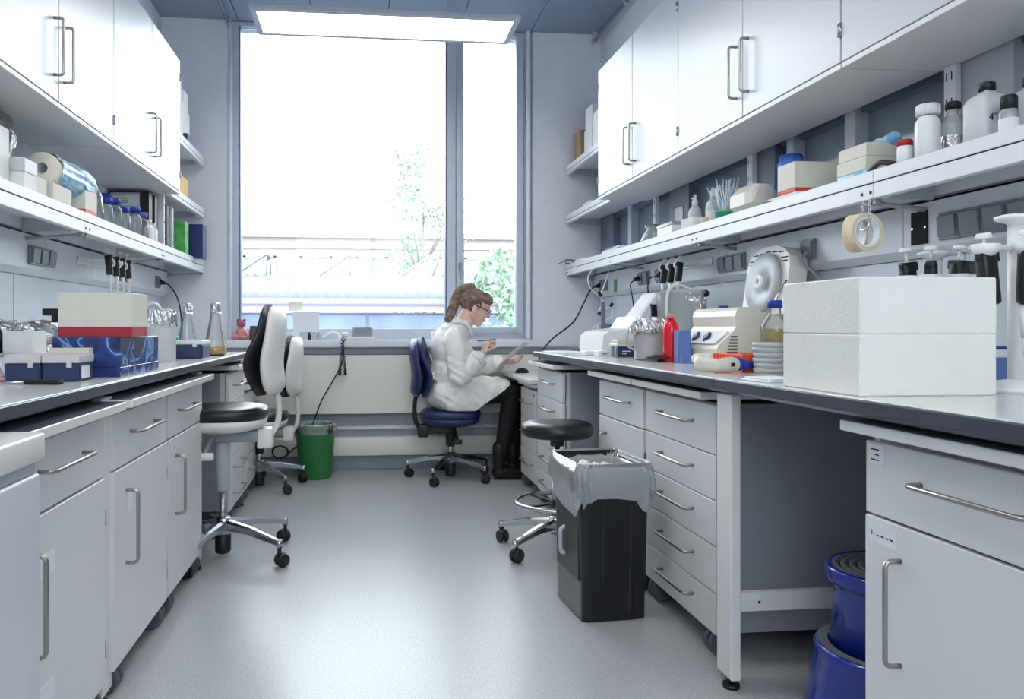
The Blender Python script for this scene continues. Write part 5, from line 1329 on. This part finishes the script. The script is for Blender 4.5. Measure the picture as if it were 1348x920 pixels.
bottle('slim white plastic bottle right of the violet-capped one', -1.175, 4.325, ZS, .024, .125, body='white_plastic', cap='white_plastic', lab='sticker')
bottle('second slim white plastic bottle, next to the binder', -1.17, 4.395, ZS, .022, .115, body='white_plastic', cap='white_plastic', lab='sticker')
def binder(label, x0, x1, y0, y1, h, m, face='cream_card'):
    t = thing('binder', label, 'binder', (x0, y0, ZS), 0)
    part('cover', MB().box(0, x1-x0, 0, .004, 0, h, .001).box(0, x1-x0, y1-y0-.004, y1-y0, 0, h, .001).box(x1-x0-.004, x1-x0, .004, y1-y0-.004, 0, h, .001), m, t)
    part('pages', MB().box(.004, x1-x0-.006, .006, y1-y0-.006, .004, h-.012), 'paper', t)
    part('finger_ring', MB().tube([(x1-x0+.0012, (y1-y0)/2+.012*cos(a), .06+.012*sin(a)) for a in [2*pi*k/16 for k in range(16)]], .002, 6, closed=True), 'chrome', t)
    return t
t = thing('filing_box', 'dark filing box with grey lettered front behind the bottles', 'filing box', (-1.43, 4.47, ZS), 0)
part('box_body', MB().box(0, .215, 0, .08, 0, .305, .002), 'black_plastic', t)
part('front_sheet', MB().box(.006, .165, -.002, 0, .006, .297, 0), 'socket_plate', t)
part('title_strip', MB().box(.01, .16, -.003, -.002, .225, .285, 0), 'sticker', t)
for k in range(3): part('print_line', MB().box(.03, .10, -.0036, -.003, .262-.012*k, .265-.012*k), 'ink', t)
binder('black ring binder beside the filing box on the left shelf', -1.42, -1.205, 4.555, 4.62, .30, 'black_plastic')
binder('black ring binder with silver edge left of the green pack', -1.42, -1.20, 4.80, 4.87, .28, 'black_plastic')
binder('grey ring binder next to the green pack', -1.42, -1.19, 4.88, 4.93, .28, 'steel_grey')
t = thing('shelf_upright', 'white upright post between the binders on the left shelf', 'shelf post', (-1.20, 4.66, ZS), 0)
part('post', MB().box(-.02, .02, 0, .02, 0, .33, .002), 'shelf_white', t)
for k in range(3): part('bolt', MB().cyl((.0205, .01, .06+.1*k), (.0225, .01, .06+.1*k), .005, seg=8), 'dark_slot', t)
t = carton('bright green plastic pack on the left shelf beside the navy box', -1.245, -1.14, 5.02, 5.12, ZS, .215, 'green_pack', flap=False, name='green_pack', cat='pack')
carton('navy blue box at the window end of the left shelf', -1.19, -1.075, 5.24, 5.36, ZS, .225, 'navy_card', flap=False)
carton('yellow carton with brown end on the middle left open shelf', -1.30, -1.165, 4.92, 5.22, ZM, .14, 'yellow_card')
k = 0
for (x, y, z, w_, d_, h, lab) in ((-1.23, 4.82, 0, .12, .16, .20, 'white box at the near end of the upper left shelf, bottom'), (-1.23, 4.82, .2012, .12, .15, .19, 'white box stacked at the near end of the upper left shelf'),
        (-1.24, 5.02, 0, .13, .18, .26, 'tall white container in the middle of the upper left shelf'), (-1.24, 5.03, .2612, .12, .14, .14, 'white box on top of the tall white container'),
        (-1.25, 5.25, 0, .13, .20, .24, 'white box at the window end of the upper left shelf, bottom'), (-1.25, 5.25, .2412, .12, .15, .13, 'white box stacked at the window end of the upper left shelf')):
    carton(lab, x-w_/2, x+w_/2, y-d_/2, y+d_/2, ZU+z, h, 'white_card', rot=.0)
solo('red_packet', MB().box(-.02, .02, -.03, .03, 0, .055, .003), 'coral_card', 'small red packet on the upper left shelf edge', 'packet', loc=(-1.15, 4.76, ZU))
solo('navy_packet', MB().box(-.015, .015, -.03, .03, 0, .06, .003), 'navy_card', 'small navy packet on the upper left shelf edge', 'packet', loc=(-1.158, 5.13, ZU))

# --- on the left bench
def tipbox(label, x0, x1, y0, y1, h=.05, lid='tipbox_clear', z=ZB, lab=None, lh=.024):
    t = thing('tip_box', label, 'tip box', ((x0+x1)/2, (y0+y1)/2, z), 0); w_ = (x1-x0)/2; d_ = (y1-y0)/2
    part('box_body', MB().box(-w_, w_, -d_, d_, 0, h, .003).box(-w_*.9, w_*.9, -d_-.002, -d_, .004, h-.008, .001).box(w_, w_+.002, -d_*.9, d_*.9, .004, h-.008, .001), 'navy_plastic', t)
    part('lid', MB().box(-w_-.002, w_+.002, -d_-.002, d_+.002, h, h+lh, .005), lid, t)
    part('latch', MB().box(w_*.35, w_*.65, -d_-.005, -d_-.002, h-.012, h+.008, .001), lid, t)
    if lab: part('label', MB().box(w_+.002, w_+.003, -d_*.75, d_*.3, .008, h-.008), 'sticker', t)
    return t
tipbox('navy tip box with milky lid at the bench front, left of the pair', -.965, -.873, 2.16, 2.275)
tipbox('navy tip box with milky lid and paper label, right of the pair', -.868, -.772, 2.16, 2.275, lab=1)
tipbox('navy tip box with white lid between the cream jug and amber flask', -.885, -.755, 3.66, 3.86, .066, 'white_plastic', lh=.020)
tipbox('navy tip box under the green bottle in the background', -1.09, -1.0, 4.10, 4.24, .05, 'white_plastic')
carton('low cream carton behind the paired navy tip boxes', -.90, -.79, 2.287, 2.325, ZB, .088, 'cream_card', flap=False)
t = thing('printed_carton', 'dark carton printed with blue lightning under the cream box', 'box', (-.813, 2.545, ZB), 0)
part('box_body', MB().box(-.096, .096, -.21, .21, .03, .118, .0015), 'blue_print', t)
part('box_base', MB().box(-.0965, .0965, -.2105, .2105, 0, .0295, .0015), 'blue_print', t)
carton('cream carton with a broad dark red band on the printed carton', -.903, -.690, 2.36, 2.52, ZB+.1185, .132, 'cream_card', band=('red_card', .030))
# cream vessel with foil
t = thing('foil_capped_vessel', 'tall cream plastic vessel with crumpled foil on top', 'vessel', (-.858, 3.34, ZB), 0)
part('vessel_body', MB().lathe([(0, 0), (.058, 0), (.060, .004), (.062, .16), (.058, .20), (.050, .215), (0, .215)], 36), 'milky_plastic', t)
random.seed(17)
part('foil_cap', MB().shell([(0, .226), (.03, .226), (.056, .220), (.062, .20), (.066, .175), (.062, .15)], 48, jit=.09, smooth=False), 'foil', t)
part('handle', MB().tube(bez([(.02, -.05, .21), (.0, -.06, .245), (-.04, -.05, .245), (-.055, -.04, .20)], 5), .005, 8), 'white_plastic', t)
def erlen(label, x, y, r, h, fill=None, foil=True, group=None):
    t = thing('conical_flask', label, 'flask', (x, y, ZB), 0)
    part('flask_glass', MB().shell([(0, .001), (r*.95, .001), (r, .008), (r*.98, .02), (r*.36, h*.80), (r*.34, h*.97), (r*.38, h)], 32), 'clear_glass', t)
    if fill: part('contents', MB().lathe([(0, .003), (r*.92, .003), (r*.96, .010), (r*.94, .02), (r*(.98-.62*fill[1]), h*.8*fill[1]), (0, h*.8*fill[1])], 32), fill[0], t)
    if foil: part('foil_cap', MB().shell([(0, h+.004), (r*.3, h+.004), (r*.43, h-.002), (r*.45, h*.9), (r*.42, h*.84), (r*.5, h*.80)], 32, jit=.07, smooth=False), 'foil', t)
    return t
random.seed(19)
erlen('conical flask with amber liquid and foil cap on the left bench', -.80, 4.22, .064, .275, ('amber_liquid', .20))
erlen('empty conical flask with foil cap left of the amber one', -.965, 4.30, .062, .275)
bottle('small green wash bottle behind the navy tip box', -1.07, 4.42, ZB, .035, .13, body='green_liquid', cap='green_liquid', neck=.3)
solo('spatula', MB().box(-.05, .02, -.008, .008, 0, .010, .003).cyl((.02, 0, .005), (-.11, 0, .004), .003, seg=8), 'black_plastic', 'small black-handled tool lying near the amber flask', 'tool', loc=(-.735, 4.0, ZB), rot=(0, 0, .5))
t = thing('tweezers', 'black-handled pointed tool lying before the paired tip boxes', 'tool', (-.80, 2.06, ZB), radians(-8))
part('handle', MB().box(-.075, .025, -.010, .010, 0, .013, .005), 'black_plastic', t)
part('shaft', MB().cyl((-.075, 0, .006), (-.20, .004, .004), .003, .0015, seg=8), 'chrome', t)
# background clutter, far left
random.seed(23)
fm = MB().box(-.16, .16, -.06, .06, 0, .165)
bm_ = bmesh.new(); bmesh.ops.create_cube(bm_, size=1); bmesh.ops.subdivide_edges(bm_, edges=bm_.edges[:], cuts=16, use_grid_fill=True)
bm_.verts.index_update()
vs = []
for v in bm_.verts:
    p = Vector((v.co.x*.34, v.co.y*.13, (v.co.z+.5)*.155)); d = noise.noise(p*34)*.018+noise.noise(p*80)*.008
    vs.append(p+Vector((v.co.x*.5, v.co.y, v.co.z*.8)).normalized()*d+Vector((0, 0, .012)))
solo('foil_parcel', MB().add(vs, [[v.index for v in f.verts] for f in bm_.faces]), 'foil', 'large crumpled aluminium foil parcel on the left bench at the wall', 'foil parcel', loc=(-1.245, 2.90, ZB), rot=(0, 0, .1)); bm_.free()
t = thing('balance', 'white laboratory balance behind the tip boxes at the left frame edge', 'balance', (-1.07, 2.50, ZB), .1)
part('balance_body', MB().prism([(-.10, 0), (.10, 0), (.10, .035), (.03, .055), (-.10, .06)], 'y', -.10, .09), 'white_plastic', t)
part('pan', MB().lathe([(0, .060), (.06, .060), (.062, .068), (0, .068)], 32), 'steel_grey', t)
part('display', MB().box(.035, .085, -.07, .02, .048, .0525, .001, Matrix.Rotation(.0, 4, 'Y')), 'lcd', t)
carton('square white box on the bench left of the balance', -1.18, -1.085, 2.63, 2.74, ZB, .135, 'white_plastic', flap=False)
tipbox('small blue box with white lid at the left frame edge', -1.29, -1.195, 2.60, 2.69, .125, 'white_plastic')
t = thing('bench_stand', 'dark T-shaped laboratory stand beside the foil parcel', 'stand', (-1.10, 2.88, ZB), 0)
part('base', MB().box(-.04, .04, -.05, .05, 0, .012, .003), 'steel_grey', t); part('rod', MB().cyl((0, 0, .012), (0, 0, .20), .006, seg=10), 'steel_grey', t)
part('head', MB().box(-.05, .03, -.02, .02, .19, .215, .005).box(-.02, .02, -.015, .015, .165, .19, .004), 'black_plastic', t)
carton('long low grey-white box before the foil parcel', -1.10, -.97, 2.66, 2.80, ZB, .062, 'cream_plastic', flap=False)
t = thing('document_holder', 'tilted white sheet with a pink border at the left frame edge', 'sheet', (-1.02, 2.18, ZB), 0)
part('sheet', MB().add([(-.14, 0, .012), (.05, 0, .012), (-.04, .10, .155), (-.16, .10, .155)], [(0, 1, 2, 3)]).grid(lambda u, v: (-.14+.19*u-(.09*u+.02)*v, .10*v, .012+.143*v), 4, 4, thick=.002), 'paper', t)
part('border', MB().box(-.14, .05, -.006, .001, .004, .013, .001), 'pink_plastic', t); part('foot', MB().box(-.02, .03, .0, .09, 0, .005), 'dark_slot', t)

# --- window sill and window
SY = YB-.10; ZSill = .9555
t = thing('desk_phone', 'grey desk phone with display on the window sill', 'phone', (-.035, SY, ZSill), 0)
part('phone_base', MB().box(-.14, .11, -.05, .08, 0, .022, .005), 'white_plastic', t)
part('display_unit', MB().box(-.045, .10, .0, .025, .020, .095, .006, Matrix.Rotation(radians(-12), 4, 'X')), 'grey_plastic', t)
part('screen', MB().box(-.03, .085, -.002, .0, .035, .085, 0, Matrix.Rotation(radians(-12), 4, 'X')), 'lcd', t)
part('handset', MB().box(-.125, -.075, -.06, -.02, .02, .055, .010), 'white_plastic', t)
co = []
for k in range(140):
    u = k/139; zz = -.02-.42*u if u < .5 else -.23-.0; 
    zz = .02-.27*sin(pi*u)**.8
    xx = -.115+.035*sin(pi*u)*(1 if u > .5 else -1)*.6
    co.append((xx+.010*cos(k*1.9), -.085+.010*sin(k*1.9), zz))
part('coiled_cord', MB().tube(co, .003, 6), 'black_plastic', t)
cord('thin black cable running from the phone down to the floor coil', [(-.13, SY-.05, .96), (-.145, SY-.095, .93), (-.15, SY-.10, .80), (-.22, SY-.11, .66), (-.30, SY-.11, .52), (-.36, SY-.10, .36), (-.45, YB-.112, .22), (-.545, YB-.112, .135)], .005)
phc = bpy.data.objects[[o.name for o in bpy.data.objects if o.name.startswith('power_cable')][-1]]
cl = [(-.60+.055*cos(a*.9)*(1+.15*sin(a)), YB-.112, .150+.045*sin(a*.9)) for a in [k*.35 for k in range(64)]]
part('cable_coil', MB().tube(cl, .005, 8), 'black_plastic', phc)
solo('window_sheet', MB().box(-.095, .095, -.001, .001, -.075, .075), 'paper', 'white sheet taped on the window above the white chair', 'paper', loc=(-.42, YB+.005, 1.085), rot=(radians(8), 0, 0))
solo('window_note', MB().box(-.045, .045, -.001, .001, -.032, .032), 'sticky_yellow', 'small pale yellow note on the window above the white sheet', 'note', loc=(-.50, YB+.055, 1.20))
M['sticky_pale'] = mat('sticky_pale', (236, 240, 214), .7); bpy.data.objects['window_note'].data.materials[0] = M['sticky_pale']
bottle('tiny black-topped vial on the sill below the window sheet', -.39, SY, ZSill, .013, .055, body='black_plastic', cap='black_plastic')
bottle('tiny clear vial on the sill beside the black one', -.325, SY, ZSill, .013, .055, body='clear_plastic', cap='grey_plastic')
solo('small_adapter', MB().tube(bez([(-.06, 0, .012), (0, 0, .05), (.05, 0, .045), (.07, 0, .02)], 5), .008, 8).box(.055, .085, -.012, .012, 0, .03, .004), 'white_plastic', 'small white curved clip on the sill left of the phone', 'clip', loc=(-.24, SY, ZSill))
t = carton('flat white box with a yellow note behind the navy chair', .50, .76, SY-.04, SY+.06, ZSill, .062, 'white_card', flap=False)
part('note', MB().box(.0, .055, -.0515, -.0505, .005, .06), 'sticky_yellow', t)
t = carton('low pinkish carton on the sill behind the chairs', -.62, -.46, SY-.03, SY+.05, ZSill, .055, 'white_card', flap=False)
random.seed(41)
t = thing('soft_toy', 'pink and brown soft toy sitting at the left end of the sill', 'toy', (-.87, SY-.0, ZSill), 0)
part('toy_body', MB().ell((0, 0, .045), (.042, .035, .045)).ell((.035, -.02, .022), (.03, .02, .016)).ell((-.035, -.02, .022), (.03, .02, .016)).cap((.03, -.02, .06), (.05, -.04, .035), .013, .012), 'pink_plastic', t)
part('toy_head', MB().ell((0, 0, .115), (.032, .030, .030)).ell((-.022, 0, .14), (.011, .008, .011)).ell((.022, 0, .14), (.011, .008, .011)), 'purple_fur', t)
solo('desk_calendar', MB().prism([(-.05, 0), (.05, 0), (.02, .10), (.01, .10)], 'x', -.05, .05), 'black_plastic', 'dark folded desk calendar on the sill beside the soft toy', 'calendar', loc=(-.755, SY, ZSill), rot=(0, 0, .4))
# --- low desk by the woman
t = thing('computer_mouse', 'black computer mouse on the low desk beside the sheet', 'mouse', (1.10, 5.22, .7275), .2)
me_ = MB().ell((0, 0, .0), (.052, .032, .034)); me_.v = [(x, y, max(z, 0)) for x, y, z in me_.v]
part('mouse_body', me_, 'black_plastic', t); part('scroll_wheel', MB().cyl((-.025, -.003, .026), (-.025, .003, .026), .008, seg=12), 'grey_plastic', t)
t = thing('keyboard', 'flat grey keyboard on the low desk by the window', 'keyboard', (1.35, 5.10, .7275), R90)
part('case', MB().box(-.21, .21, -.07, .07, 0, .016, .003), 'grey_plastic', t)
kb = MB()
for i in range(14):
    for j in range(5): kb.box(-.20+.0288*i, -.175+.0288*i, -.06+.0245*j, -.04+.0245*j, .016, .022, .002)
part('keys', kb, 'black_plastic', t, kind='stuff')
solo('notebook', MB().box(-.10, .10, -.14, .14, 0, .014, .002), 'socket_plate', 'closed pale notebook on the low desk under the shelf', 'notebook', loc=(1.33, 4.78, .7275))
